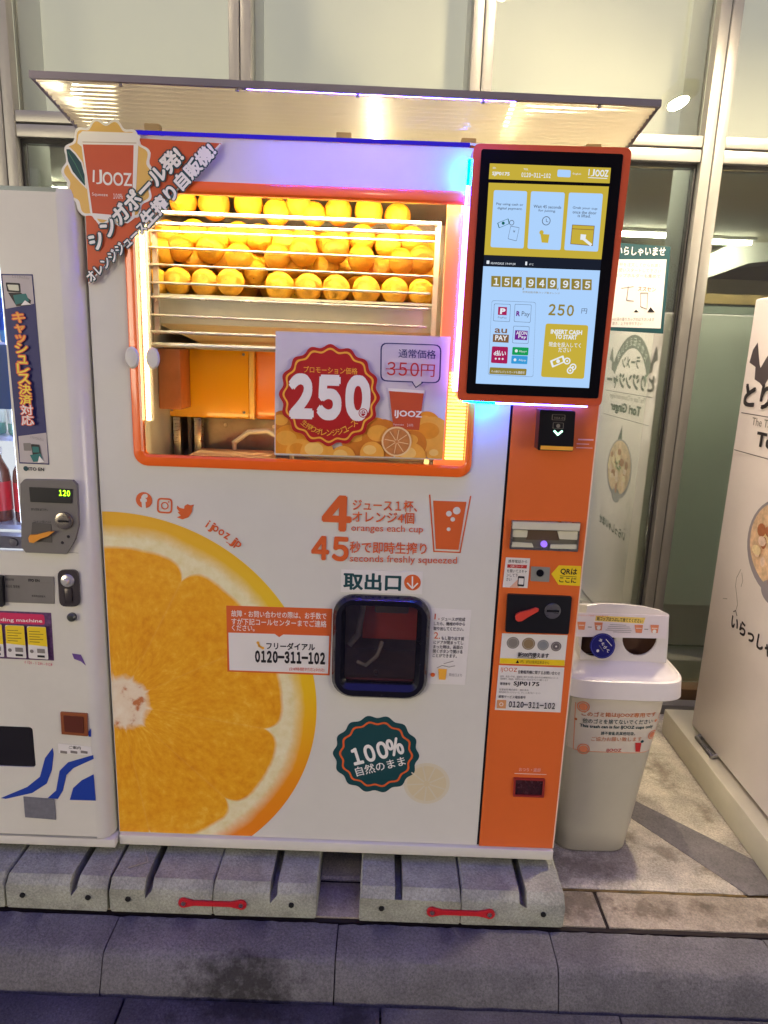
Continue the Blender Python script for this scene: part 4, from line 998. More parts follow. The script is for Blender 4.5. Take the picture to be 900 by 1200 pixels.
# --- coin return
fr_plate('coin_return_frame', FO, ((601.8, 910.6), (638.4, 912), (636.8, 933.6), (601, 932.2)), ((604, 912.6), (636.2, 914), (634.8, 931.4), (603.2, 930.2)), .006, mat('return_frame_red', (150, 46, 40), .4), jm, .006)
fr_plate('coin_return_flap', FO, ((604, 912.6), (636.2, 914), (634.8, 931.4), (603.2, 930.2)), None, .001, mat('return_dark', (62, 28, 34), .25, coat=.4, var=.3, scale=60), jm, .0012)
# --- feet
for x in (.06, .53, .80, 1.22):
    t_ = lathe('levelling_foot', [(.022, 0), (.022, .008), (.009, .010), (.009, .028)], (x, .06, -.0618), M_BLACK, jm, 14)
tube('loose_wire', [(.07, .0, -.04), (.10, -.05, -.058), (.05, -.075, -.06)], .0012, M_STEEL, jm, 6)
# --- canopy
cn0 = thing('x', (0, 0, 0), None, None); bpy.data.objects.remove(cn0)
K = .168; FY, BY, FZ = -.138, .34, 1.966
zc = lambda y: FZ - K * (y - FY)
zx = lambda x: -(x + .04) / 1.35 * .010
bm = bmesh.new(); n = 26 * 6
gx = [-.036, .3, .64, .98, 1.304]
rows = []
for i in range(n + 1):
    y = FY + .006 + (BY - FY - .012) * i / n
    dz = .0032 * math.cos(2 * PI * i / 6)
    rows.append([bm.verts.new((x, y, zc(y) + zx(x) + dz - .003)) for x in gx])
for a, b in zip(rows, rows[1:]):
    for j in range(4): f = bm.faces.new((a[j], a[j + 1], b[j + 1], b[j])); f.smooth = True
M_POLY = mat('ribbed_polycarbonate', (206, 194, 156), .16, coat=.8, var=.1, scale=2)
_b = M_POLY.node_tree.nodes['Principled BSDF']; _tr = M_POLY.node_tree.nodes.new('ShaderNodeBsdfTranslucent'); _tr.inputs[0].default_value = (*lin((198, 188, 160)), 1)
_mx = M_POLY.node_tree.nodes.new('ShaderNodeMixShader'); _mx.inputs[0].default_value = .72
_N = M_POLY.node_tree; _N.links.new(_b.outputs[0], _mx.inputs[1]); _N.links.new(_tr.outputs[0], _mx.inputs[2])
_tp = _N.nodes.new('ShaderNodeBsdfRefraction'); _tp.inputs['IOR'].default_value = 1.32; _tp.inputs['Roughness'].default_value = .10; _tp.inputs[0].default_value = (*lin((248, 243, 222)), 1); _m2 = _N.nodes.new('ShaderNodeMixShader'); _m2.inputs[0].default_value = .40
_N.links.new(_mx.outputs[0], _m2.inputs[1]); _N.links.new(_tp.outputs[0], _m2.inputs[2]); _N.links.new(_m2.outputs[0], _N.nodes['Material Output'].inputs[0])
ca = link('canopy', mesh_of(bm, M_POLY, 'canopy'), jm)
M_RAIL = mat('canopy_rail_grey', (140, 132, 134), .35, .5, var=.08)
def rail(x0, y0, x1, y1, wd, ht_):
    bm = bmesh.new(); a = Vector((x0, y0, zc(y0) + zx(x0))); b = Vector((x1, y1, zc(y1) + zx(x1)))
    dd = (b - a).normalized(); sd = dd.cross(Vector((0, 0, 1))).normalized() * wd / 2; up = Vector((0, 0, ht_ / 2))
    vs = [bm.verts.new(p + s1 * sd + s2 * up) for p in (a, b) for s1 in (-1, 1) for s2 in (-1, 1)]
    for q_ in ((0, 1, 3, 2), (4, 6, 7, 5), (0, 4, 5, 1), (2, 3, 7, 6), (0, 2, 6, 4), (1, 5, 7, 3)): bm.faces.new([vs[i] for i in q_])
    bmesh.ops.recalc_face_normals(bm, faces=bm.faces); return link('rail', mesh_of(bm, M_RAIL, 'rail'), ca)
tube('canopy_light', [(.695, y, zc(y) + .0085) for y in (-.112, .0, .14)], .006, glow('canopy_tube_glow', (255, 248, 236), 18), ca, 8)  # glowing bars added to draw the light streaks on the sheet
tube('canopy_light', [(-.008 + (y + .12) * .1, y, zc(y) + .0085) for y in (-.112, -.085)], .0065, MATS['canopy_tube_glow'], ca, 8)
tube('canopy_light', [(.006, y, zc(y) + .0085) for y in (-.05, -.02)], .007, MATS['canopy_tube_glow'], ca, 8)
tube('canopy_light', [(1.01, y, zc(y) + .0085) for y in (-.11, .05)], .005, glow('canopy_tube_dim', (255, 246, 210), 8), ca, 8)
bm = bmesh.new(); v = [bm.verts.new((x, y, zc(FY) + zx(x) - .0062)) for x, y in ((.42, FY + .0054), (1.0, FY + .0054), (1.0, FY + .0086), (.42, FY + .0086))]; bm.faces.new(v)
link('violet_strip', mesh_of(bm, glow('violet_strip_glow', (86, 62, 255), 190), 'violet_strip'), ca)  # hidden emitter added under the rail to throw violet light on the kerb
bm = bmesh.new(); v = [bm.verts.new((x, y, zc(FY) + zx(x) + dz)) for x in (.41, 1.01) for y, dz in ((FY + .0052, -.0055), (FY + .0092, -.0055), (FY + .0094, -.0068))]  # unseen shield added over the strip to keep its light downward
bm.faces.new((v[0], v[1], v[4], v[3])); bm.faces.new((v[1], v[2], v[5], v[4])); link('strip_channel', mesh_of(bm, M_BLACK, 'strip_channel'), ca)
rail(-.042, FY, 1.310, FY, .010, .014); rail(-.039, FY + .008, -.039, BY, .008, .010); rail(1.307, FY + .008, 1.307, BY, .008, .010)
for x in (.15, .40, .66, .93, 1.18): tube('rail_screw', [(x, FY + .004, zc(FY) + zx(x) - .0078), (x, FY + .004, zc(FY) + zx(x) - .013)], .004, M_RAIL, ca, 8)
for x in (.16, .62, .92, 1.22): box('bracket', x - .018, x + .018, .03, .055, H - .001, zc(.04) + zx(x) - .006, mat('bracket_brown', (176, 150, 110), .5), ca, .002)
box('canopy_post', .3, .33, .30, .33, H - .001, zc(.31) - .004, M_RAIL, ca); box('canopy_post', 1.0, 1.03, .30, .33, H - .001, zc(.31), M_RAIL, ca)
# ================================================================== PRICE BOARD
FB = front(-.0165)
pbq = ((323, 388), (528, 394.7), (518.5, 539), (321.5, 533))
pb = thing('price_board', (.68, -.012, 1.14), 'white price board with a red 250 seal on the lit window of oranges', 'price board')
plate('board', FB, [FB.inv(q) for q in pbq], [], .004, mat('board_white', (214, 208, 212), .3, var=.05, coat=.5), pb, off=0)
P = Print(FB, base=.0004)
bl_, br_ = FB.inv((322, 531)), FB.inv((518.8, 537)); tl_ = FB.inv((323, 390)); tr_ = FB.inv((527, 396))
def clampb(pts):
    o = []
    for p in pts:
        lo = bl_.y + (br_.y - bl_.y) * (p.x - bl_.x) / (br_.x - bl_.x); x = min(max(p.x, bl_.x + .002), br_.x - .001)
        o.append(Vector((x, max(p.y, lo))))
    return o
def orng(c, r, m, hl=None):
    C = FB.inv(c); rr = (FB.inv((c[0] + r, c[1])) - C).length
    P.uv(clampb([Vector((C.x + rr * math.cos(2 * PI * k / 26), C.y + rr * math.sin(2 * PI * k / 26))) for k in range(26)]), m)
    if hl: P.uv(clampb([Vector((C.x - rr * .2 + rr * .55 * math.cos(2 * PI * k / 18), C.y + rr * .3 + rr * .4 * math.sin(2 * PI * k / 18))) for k in range(18)]), hl)
OA, OB, OC_ = mat('print_orange_a', (234, 150, 40), .4, var=.12, scale=20), mat('print_orange_b', (242, 172, 66), .4, var=.12, scale=20), mat('print_orange_c', (214, 128, 40), .4, var=.12, scale=20)
for c, r, m in (((332, 497), 16, OC_), ((340, 520), 22, OA), ((352, 531), 17, OB), ((420, 516), 20, OC_), ((440, 505), 16, OA), ((448, 515), 24, OC_), ((476, 497), 14, OA), ((500, 498), 16, OA), ((506, 512), 24, OB), ((484, 520), 16, OC_)):
    orng(c, r, m, OB if m is not OB else OA)
P.poly([(456, 458), (496.5, 460.5), (491, 504), (461, 502)], mat('cup_orange', (198, 82, 44), .45)); P.poly([(454.8, 454.5), (497.6, 457.5), (497.2, 461), (455.2, 458)], P_WHITE)
P.text('IJOOZ', (462.5, 489.5), (494, 491), 9, P_WHITE, .03); P.text('Squeeze', (460.8, 498.5), (473, 499), 2.6, P_WHITE, 0, 1); P.text('100%', (477, 499.5), (484, 499.8), 3.4, P_WHITE, 0, 1)
for c, r in (((372, 532), 20), ((402, 537), 15), ((436, 531), 14), ((481, 536), 18), ((510, 533), 10)): orng(c, r, OB, mat('print_orange_light', (248, 200, 110), .4, var=.1, scale=20))
orng((464.7, 517), 17.5, mat('pith_print', (240, 206, 150), .4)); orng((464.7, 517), 15.5, mat('flesh_print', (206, 134, 70), .4, var=.2, scale=60))
for k in range(8):
    a = 2 * PI * k / 8 + .2; P.line([(464.7 + 2 * math.cos(a), 517 + 2 * math.sin(a)), (464.7 + 14 * math.cos(a), 517 + 14 * math.sin(a))], MATS['pith_print'], .8)
P.circ((386.5, 463.8), 57, mat('seal_red', (178, 30, 30), .4, var=.03), 160, wave=.035, waves=16); P.circ((386.5, 463.8), 53, P_GOLD, 160, wave=.035, waves=16, w=2.3)
P.text('プロモーション価格', (356.5, 436.5), (419, 438.8), 7.6, P_GOLD, .01)
P.text('250', (342, 487), (431, 489.5), 46, P_WHITE, .07)
P.circ((425.8, 483.6), 5.4, MATS['seal_red'], 18); P.circ((425.8, 483.6), 4.4, P_WHITE, 18, w=.9); P.text('円', (423, 486.4), (428.6, 486.7), 5.6, P_WHITE, .02)
P.arc('生搾りオレンジジュース', (386.5, 463), 47, 226, 134, 7, P_GOLD, .01, inside=True)
P.ring([(446, 401.5), (517, 404), (515.5, 449), (445.5, 446.5)], P_NAVY, 1.8, 8); P.poly([(483, 446), (493.5, 446.3), (493, 449), (487, 453.5)], MATS['board_white'])
P.line([(483, 447.8), (487, 453.8), (495, 448.2)], P_NAVY, 1.2)
P.text('通常価格', (466.8, 419), (510, 420.5), 10, P_NAVY, .01); P.text('350', (453.5, 439.4), (490, 440.8), 15.5, P_RED, .01); P.text('円', (492.5, 441), (508.5, 441.7), 14.5, P_RED, .0); P.line([(452.5, 432), (491, 434)], P_RED, 1)
P.build('lettering', pb)

# ================================================================== ORANGES
M_FRUIT = mat('orange_peel', (252, 186, 34), .42, var=.16, scale=5, bump=.5, bscale=180)
_n = M_FRUIT.node_tree; _pb = _n.nodes['Principled BSDF']; _oi = _n.nodes.new('ShaderNodeObjectInfo'); _hs = _n.nodes.new('ShaderNodeHueSaturation')
for _k, _lo, _hi in (('Hue', .482, .505), ('Value', .72, 1.0)):
    _r = _n.nodes.new('ShaderNodeMapRange'); _r.inputs['To Min'].default_value = _lo; _r.inputs['To Max'].default_value = _hi; _n.links.new(_oi.outputs['Random'], _r.inputs[0]); _n.links.new(_r.outputs[0], _hs.inputs[_k])
_n.links.new(_pb.inputs['Base Color'].links[0].from_socket, _hs.inputs['Color']); _n.links.new(_hs.outputs[0], _pb.inputs['Base Color'])
def make_orange_mesh(seed):
    rnd = random.Random(seed); bm = bmesh.new(); bmesh.ops.create_uvsphere(bm, u_segments=28, v_segments=28, radius=1)
    for v in bm.verts:
        a = v.co.z
        if a > .93: v.co *= 1 - (a - .93) * .9
        an = math.acos(max(-1, min(1, a / v.co.length)))
        v.co *= 1 - .045 * math.exp(-((an - .62) / .10) ** 2)
        v.co.x *= 1 + .03 * math.sin(3 * math.atan2(v.co.y, v.co.x) + seed)
    n = len(bm.verts)
    for f in bm.faces: f.smooth = True
    bmesh.ops.create_cone(bm, cap_ends=True, segments=8, radius1=.09, radius2=.05, depth=.05, matrix=Matrix.Translation((0, 0, .945)))
    for f in bm.faces:
        if all(v.index == -1 or v.index >= n for v in f.verts) and not f.smooth: f.material_index = 1
    return mesh_of(bm, [M_FRUIT, mat('stalk_brown', (110, 96, 40), .7)], 'orange')
OM = [make_orange_mesh(i) for i in range(3)]
rnd = random.Random(3)
def orange(pos, r, label, group, facing=False):
    o = bpy.data.objects.new('orange', OM[rnd.randrange(3)]); COL.objects.link(o)
    o.location = pos; o.scale = (r, r, r * rnd.uniform(.93, 1.0))
    o.rotation_euler = (rnd.uniform(.6, 2.4), rnd.uniform(-.6, .6), rnd.uniform(0, 6.3))
    if facing: o.rotation_euler = (PI / 2 + rnd.uniform(-.25, .1), rnd.uniform(-.1, .1), rnd.uniform(-.25, .25))
    return tag(o, label, 'orange', group)
ordn = ['first', 'second', 'third', 'fourth', 'fifth', 'sixth', 'seventh', 'eighth', 'ninth', 'tenth', 'eleventh', 'twelfth', 'thirteenth', 'fourteenth']
def row(pts, y, rowname, facing=False):
    for i, q in enumerate(sorted(pts)):
        x, yy = q[0] / 2.25 + 140, q[1] / 2.25 + 190
        C = front(y).inv((x, yy)); dist = (Vector((C.x, y, C.y)) - CC).dot(CD)
        r = (q[2] if len(q) > 2 else 36) / 2.25 * dist / F_PX
        orange((C.x, y, C.y), r, '%s orange from the left %s' % (ordn[i], rowname), 'oranges in the lit window', facing or rnd.random() < .25)
row([(168, 104, 36), (250, 112, 41), (340, 110, 38), (415, 132, 35), (473, 117, 34), (513, 138, 32), (577, 130, 36), (657, 130, 38), (733, 145, 35)], .235, 'along the top of the heap')
row([(128, 190), (196, 188), (262, 200, 34), (315, 192, 34), (368, 200, 36), (436, 212, 34), (487, 205, 34), (572, 212, 36), (640, 200, 34), (708, 218, 36), (772, 205, 34)], .215, 'in the row just below the top of the heap', )
row([(112, 240, 38), (160, 228, 34), (240, 228, 38), (315, 250, 36), (417, 250, 35), (485, 236, 38), (570, 232, 36), (637, 254, 36), (744, 262, 34), (797, 258, 36)], .165, 'in the middle row of the heap')
row([(203, 266, 36), (280, 262, 34), (357, 290, 34), (455, 272, 34), (545, 275, 34), (690, 285, 34), (752, 300, 32)], .195, 'peeping out just above the bottom row')
row([(98, 318, 36), (153, 315, 37), (225, 318, 36), (293, 317, 36), (423, 328, 38), (499, 331, 37), (571, 334, 36), (650, 338, 37), (726, 340, 35), (795, 343, 34)], .145, 'in the bottom row on the tray', True)
for lay, (yy, zs) in enumerate(((.27, (1.585, 1.645, 1.705)), (.345, (1.585, 1.655, 1.72)))):
    for j, z in enumerate(zs):
        for i in range(9):
            orange((.17 + i * .08 + (.035 if (j + lay) % 2 else 0), yy + rnd.uniform(-.01, .01), z), .039, 'orange deep inside the heap behind the front rows', 'oranges packed behind the front rows')

# ================================================================== TRASH BIN
M_BIN = mat('bin_grey_plastic', (184, 180, 160), .42, var=.06, scale=5, bump=.06, bscale=200)
M_LID = mat('bin_lid_white', (226, 220, 214), .3, var=.04, coat=.4)
bn = thing('trash_bin', (1.49, .33, ZG), 'tall grey plastic bin with a white two-hole lid beside the juice machine', 'trash bin')
def sect(z, cx, hx, cy, hy, p=4.5, n=48):
    o = []
    for k in range(n):
        a = 2 * PI * k / n + PI / n; c, s_ = math.cos(a), math.sin(a)
        o.append((cx + hx * math.copysign(abs(c) ** (2 / p), c), cy + hy * math.copysign(abs(s_) ** (2 / p), s_), z))
    return o
def loft(name, secs, m, parent, caps=(True, True), smooth=True):
    bm = bmesh.new(); rr = [[bm.verts.new(p) for p in s_] for s_ in secs]; n = len(rr[0])
    for a, b in zip(rr, rr[1:]):
        for k in range(n): f = bm.faces.new((a[k], a[(k + 1) % n], b[(k + 1) % n], b[k])); f.smooth = smooth
    if caps[0]: bm.faces.new(rr[0][::-1])
    if caps[1]: bm.faces.new(rr[-1])
    bmesh.ops.recalc_face_normals(bm, faces=bm.faces); return link(name, mesh_of(bm, m, name), parent)
def bp(z):
    t = (z - ZG) / (.43 - ZG)
    return (1.476 + .022 * t, .122 + .043 * t, .325 + .005 * t, .140 + .034 * t)      # cx, hx, cy, hy
def bsec(z, g=0):
    cx, hx, cy, hy = bp(z); return sect(z, cx, hx + g, cy, hy + g)
body = loft('body', [bsec(ZG + .002, -.012), bsec(ZG + .004, -.004), bsec(ZG + .014)] + [bsec(ZG + .014 + (.43 - ZG - .014) * k / 8) for k in range(1, 9)], M_BIN, bn)
lc = (1.506, .332)
LS = [(.410, .188, .178), (.410, .196, .186), (.413, .199, .189), (.462, .195, .186), (.468, .194, .185), (.470, .191, .182), (.4705, .186, .177), (.474, .184, .175), (.478, .178, .169), (.486, .167, .158), (.498, .158, .150), (.508, .147, .138), (.514, .140, .131), (.516, .134, .124)]
lid = loft('lid', [sect(z, lc[0], a, lc[1], b, 5) for z, a, b in LS], M_LID, bn)
FH = front(.202)
ho = [(1.372, .514), (1.640, .512), (1.636, .60), (1.628, .672), (1.60, .684), (1.55, .694), (1.49, .699), (1.42, .698), (1.378, .690), (1.372, .60)]
def dhole(c, rx, ry):
    C = FH.inv(c); s_ = (FH.inv((c[0] + rx, c[1])) - C).length
    return [(C.x + s_ * math.cos(2 * PI * k / 28), C.y + s_ * ry / rx * math.sin(2 * PI * k / 28)) for k in range(28)]
hood = plate('hood_front', FH, ho, [dhole((699, 748), 21.5, 23), dhole((750, 747), 20.5, 23)], .006, M_LID, bn)
bm = bmesh.new()
A = [bm.verts.new((x, .208, z)) for x, z in ho]; B = [bm.verts.new((1.5 + (x - 1.5) * .95, .44, .5165 + (z - .5165) * .52)) for x, z in ho]
for i in range(len(ho)): f = bm.faces.new((A[i], A[(i + 1) % len(ho)], B[(i + 1) % len(ho)], B[i])); f.smooth = i not in (0, 1, 9)
bm.faces.new(B)
link('hood', mesh_of(bm, M_LID, 'hood'), bn)
box('liner', 1.382, 1.626, .236, .242, .520, .660, mat('liner_brown', (84, 54, 36), .7, var=.3, scale=20), bn)  # brown sheet set close behind the holes so they read dark
box('liner_tray', 1.384, 1.62, .210, .235, .5165, .519, MATS['liner_brown'], bn)  # brown floor laid over the white lid top inside the hood
# card strip over the holes
FC = front(.192)
cd, P = sticker('card_strip', FC, [(668, 717.5), (784, 721), (780.2, 748), (667, 745.5)], mat('card_white', (232, 222, 222), .35, coat=.4), bn, .002)
P.poly([(698, 721), (756, 723.5), (753.5, 730.5), (697, 727)], mat('pale_yellow_ink', (238, 208, 104), .5)); P.text('紙コップはつぶして捨ててください', (699, 726.5), (752, 729.5), 4.6, P_BLACK, .02)
for x, y in ((681, 728), (701, 728.6), (748, 731.5), (766.5, 731.5)): P.poly([(x - 5, y), (x + 5, y + .3), (x + 3.6, y + 9.6), (x - 3.6, y + 9.2)], mat('salmon_ink', (222, 136, 94), .5)); P.line([(x - 3, y + 4), (x + 3, y + 4.2)], P_WHITE, .8)
for x, y in ((688.6, 734), (754.6, 736.5)): P.line([(x, y), (x + 4, y + .2)], P_GREY, 1)
P.circ((701, 735), 2.4, P_WHITE, 10); P.circ((766, 739), 2.4, P_WHITE, 10)
for k, (a, b) in enumerate(((714, 733), (712, 737), (711, 738), (709, 739), (718, 738))): P.line([(a, 731 + k * 2.1), (b, 731.8 + k * 2.1)], P_GREY, .5)
P.text('←IJOOZカップ専用のごみ箱です', (672, 721), (712, 722.5), 2.4, mat('salmon_ink', (222, 136, 94), .5), 0, 1)
P.build('lettering', cd)
# wrap-round notice on the body
def body_front(x, z):
    cx, hx, cy, hy = bp(z); dx = min(.995, abs((x - cx) / hx)); return cy - hy * (1 - dx ** 4.5) ** (1 / 4.5)
FN_ = Frame((0, .17, 0), (1, 0, 0), (0, 0, 1), (0, -1, 0), warp=lambda u, v: .17 - body_front(u, v))
z1, z0 = .412, .222
bm = bmesh.new(); g = {}
for i in range(25):
    for j in range(9):
        z = z0 + (z1 - z0) * j / 8; cx, hx = bp(z)[:2]; x = cx - .135 - .006 * j / 8 + (.27 + .012 * j / 8) * i / 24
        g[i, j] = bm.verts.new(FN_.p(x, z, .0008))
for i in range(24):
    for j in range(8): bm.faces.new((g[i, j], g[i + 1, j], g[i + 1, j + 1], g[i, j + 1])).smooth = True
nt_ = link('notice', mesh_of(bm, mat('notice_paper', (206, 198, 180), .45, var=.03), 'notice'), bn)
P = Print(FN_, base=.0012, step=.0001)
SAL = mat('salmon_ink', (222, 136, 94), .5); BRN = mat('notice_orange_ink', (196, 108, 50), .5)
def wline(a, b, m, w_):
    n_ = 16; P.line([(a[0] + (b[0] - a[0]) * k / n_, a[1] + (b[1] - a[1]) * k / n_) for k in range(n_ + 1)], m, w_)
wline((673, 879), (769, 882.5), SAL, .8); wline((675, 824), (672.5, 879), SAL, .8); wline((775, 838), (769, 882.5), SAL, .8)
P.text('このゴミ箱はIJOOZ専用です', (681, 838.5), (768, 840), 6.4, BRN, .02)
P.text('他のゴミを捨てないでください', (682, 846), (764, 847.3), 5.6, P_GREEN, .015)
P.text('This trash can is for IJOOZ cups only', (679, 852), (765, 853.8), 4.6, P_GREEN, .03)
P.text('請不要亂丟其他垃圾。', (703, 859.6), (743, 860.2), 4.2, P_GREEN, .015)
P.text('ご協力お願い致します', (692, 867), (751, 867.5), 5.2, BRN, .0)
P.text('IJOOZ', (710, 880.6), (727, 880.9), 4.6, P_RED, .02)
for c, r in (((765.5, 862.5), 6), ((683.5, 877), 7), ((683, 827), 7)): P.circ(c, r, SAL, 20, w=1.2); P.circ(c, r - 2.2, SAL, 18)
P.poly([(743.5, 869), (751, 869.5), (749.5, 880.5), (744, 880)], P_RED); P.circ((752, 868), 2, P_GREEN, 8); P.circ((675, 843), 1.6, BRN, 8); P.circ((769, 845), 2, SAL, 8)
P.build('lettering', nt_)
# rubbish in the openings
cl = thing('cup_lid', (1.42, .196, .57), 'round dark blue cup lid stuck in the left opening of the trash bin', 'cup lid')
FL = Frame((1.43, .186, .60), (1, .05, 0), (0, .18, 1), (0, -1, .18))
C = FL.inv((706.3, 757)); rr_ = (FL.inv((721.3, 757)) - C).length
plate('disc', FL, [(C.x + rr_ * math.cos(2 * PI * k / 36), C.y + rr_ * math.sin(2 * PI * k / 36)) for k in range(36)], [], .003, mat('lid_blue', (30, 30, 112), .25, coat=.6), cl)
ri = []
P = Print(FL, base=.0004)
P.circ((706.3, 757), 14.2, mat('lid_blue_rim', (48, 50, 140), .3, coat=.5), 36, w=1)
for ch, x, y in (('あ', 703.3, 750), ('そ', 705.8, 754.4), ('び', 708.6, 758.5), ('て', 711.6, 762.6)): P.text(ch, (x - 1.8, y + 1), (x + 1.6, y + 2.4), 3.4, P_WHITE, .02)
P.line([(710, 749), (717, 757)], P_WHITE, .6); P.line([(702, 756), (707, 763)], P_GREY, .5); P.circ((700.3, 762.3), 1.7, P_WHITE, 12); P.build('lettering', cl)
cup = thing('crumpled_cup', (1.40, .26, .58), 'crumpled brown and white paper cup inside the left opening of the trash bin', 'paper cup')
bm = bmesh.new(); rnd2 = random.Random(5); prof = [(.024, 0), (.028, .03), (.033, .06), (.036, .085), (.037, .087), (.034, .085)]
add_lathe(bm, prof, (0, 0, 0), 18)
for v in bm.verts: v.co += Vector([rnd2.uniform(-.004, .004) for _ in range(3)])
bmesh.ops.rotate(bm, verts=bm.verts, cent=(0, 0, 0), matrix=Matrix.Rotation(R(62), 3, 'Y') @ Matrix.Rotation(R(30), 3, 'X')); bmesh.ops.translate(bm, verts=bm.verts, vec=(1.362, .232, .60)); bmesh.ops.scale(bm, verts=bm.verts, vec=(1, .35, 1), space=Matrix.Translation((0, -.222, 0)))
link('cup', mesh_of(bm, mat('kraft_paper', (196, 150, 116), .6, var=.3, scale=30), 'cup'), cup)

# ================================================================== WHITE DRINKS MACHINE (left)
YN = -.03; FD_ = front(YN)
dm = thing('drinks_machine', (-.385, .35, -.062), 'white drinks vending machine with a lit bottle display at the left edge', 'vending machine')
NX0, NX1 = -.93, -.0085
wx0, wx1, wz0, wz1 = -.86, -.2, .868, 1.66
bm = bmesh.new(); rb = .045
sec = [(NX0 + .02, YN)] + [(wx0, YN)] * 0 + [(NX1 - rb * (1 - math.sin(R(a))), YN + rb * (1 - math.cos(R(a)))) for a in range(0, 91, 15)] + [(NX1, .68), (NX0, .68), (NX0, YN + .02)]
z_lv = [-.002, .004, 1.755, 1.767]
# side and back shell with a rounded right edge; the front is a separate plate
rings = [[bm.verts.new((x - (.004 if zi in (0, 3) and x > -.02 else 0), y + (.006 if zi == 3 and y < 0 else 0), z)) for x, y in sec] for zi, z in enumerate(z_lv)]
n = len(sec)
for a, b in zip(rings, rings[1:]):
    for k in range(n):
        if k == 0: continue
        f = bm.faces.new((a[k], a[(k + 1) % n], b[(k + 1) % n], b[k])); f.smooth = 1 <= k <= 7
bm.faces.new(rings[-1]); bm.faces.new(rings[0][::-1]); bmesh.ops.recalc_face_normals(bm, faces=bm.faces)
link('cabinet', mesh_of(bm, M_WHITE2, 'cabinet'), dm)
dfp = plate('front_door', FD_, [(NX0 + .02, .004), (NX1 - rb, .004), (NX1 - rb, 1.756), (NX0 + .02, 1.756)], [[(wx0, wz0), (wx1, wz0), (wx1, wz1), (wx0, wz1)], rrect(-.62, .225, -.216, .352, .01)], .003, M_WHITE2, dm)
box('base_rail', NX0, -.003, -.028, .66, -.034, -.006, M_WHITE2, dm, .003)
bm = bmesh.new()
add_box(bm, wx0, wx1, .16, .165, wz0, wz1); add_box(bm, wx0 - .004, wx0 - .0005, YN + .003, .1595, wz0, wz1); add_box(bm, wx1 + .0005, wx1 + .004, YN + .003, .1595, wz0, wz1); add_box(bm, wx0, wx1, YN + .003, .1595, wz0 - .004, wz0 - .0005); add_box(bm, wx0, wx1, YN + .003, .1595, wz1 + .0005, wz1 + .004)
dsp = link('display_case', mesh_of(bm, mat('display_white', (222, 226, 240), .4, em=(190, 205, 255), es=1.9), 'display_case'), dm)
box('display_window', wx0, wx1, YN + .004, YN + .008, wz0, wz1, glass('drink_window', .02), dm)
for z in (.925, 1.165, 1.405): box('shelf', wx0 + .002, wx1 - .002, .02, .158, z - .012, z, mat('shelf_lilac', (170, 176, 214), .3, coat=.4), dsp)
box('case_light', wx1 - .008, wx1 - .003, YN + .014, YN + .022, wz0 + .01, wz1 - .01, glow('cool_led', (206, 226, 255), 7), dsp)
box('button_strip', wx0 + .002, wx1 - .002, YN + .009, .0195, .872, .905, mat('button_strip', (150, 150, 170), .4), dsp)
for i in range(7):
    lathe('drink_button', [(.012, 0), (.011, .005), (0, .006)], (-.228 - i * .092, YN + .009, .889), mat('button_grey', (92, 90, 96), .4, coat=.4), dsp, 14, 'y')
def bottle(kind, col, capc, x, z, label):
    t = thing('bottle', (x, .075, z), label, 'drink bottle', 'bottles on show in the white drinks machine')
    mb = mat('bottle_' + kind, col, .2, coat=.7, var=.1); mc_ = mat('cap_' + kind, capc, .4); ml = mat('label_' + kind, {'red': (206, 30, 44), 'green': (236, 240, 236), 'blue': (30, 84, 200)}[kind], .4)
    lathe('body', [(.028, 0), (.031, .006), (.031, .12), (.028, .14), (.013, .172), (.012, .183)], (x, .075, z), mb, t, 18)
    lathe('cap', [(.014, .183), (.014, .2), (.012, .202)], (x, .075, z), mc_, t, 14)
    lb_ = lathe('label', [(.0316, .03), (.0316, .11)], (x, .075, z), ml, t, 18)
for i in range(3):
    x = -.236 - i * .073; w_ = ['right-hand', 'second', 'third'][i]
    bottle('red', (120, 62, 44), (240, 240, 240), x, .9255, 'brown bottle with a red label on the bottom shelf of the drinks display, %s one' % w_)
    bottle('green', (150, 196, 180), (40, 140, 90), x, 1.1655, 'pale green bottle on the middle shelf of the drinks display, %s one' % w_)
    bottle('blue', (110, 170, 230), (240, 244, 250), x, 1.4055, 'blue bottle on the top shelf of the drinks display, %s one' % w_)
pk = box('price_card', -.262, -.204, YN + .145, YN + .148, .955, 1.10, mat('card_red', (206, 34, 58), .4), dsp)
box('price_card', -.262, -.206, YN + .012, YN + .0145, 1.24, 1.40, mat('card_blue', (40, 110, 214), .4), dsp)
box('price_card', -.262, -.206, YN + .0146, YN + .0155, 1.255, 1.295, mat('card_pale', (210, 230, 250), .4), dsp)
# vertical cashless sticker
s_, P = sticker('cashless_sticker', FD_, [(1.5, 321), (38.5, 321.5), (58, 544.5), (23, 543)], P_NAVY, dm)
P.poly([(3, 322.5), (37.5, 323), (40.5, 356), (7, 362)], mat('sticker_grey', (188, 180, 176), .5)); P.poly([(22, 511), (54.8, 507), (57, 543), (24, 541.5)], MATS['sticker_grey'])
P.rq([(7, 331), (24, 332), (25, 343), (9, 342)], P_BLACK, 1.5); P.rq([(9, 333.5), (22, 334), (23, 341), (11, 340)], mat('device_cream', (216, 216, 190), .5), 1); P.poly([(10, 343), (25, 343), (37, 352), (36, 358), (20, 359)], P_BLACK); P.poly([(16, 346), (31, 344), (35, 353), (19, 357)], P_TEAL); P.poly([(30, 352), (37, 357), (25, 358)], P_WHITE)
P.text('ピッとかんたん♪', (15, 325.5), (35, 328), 4, P_GREY, 0, 1)
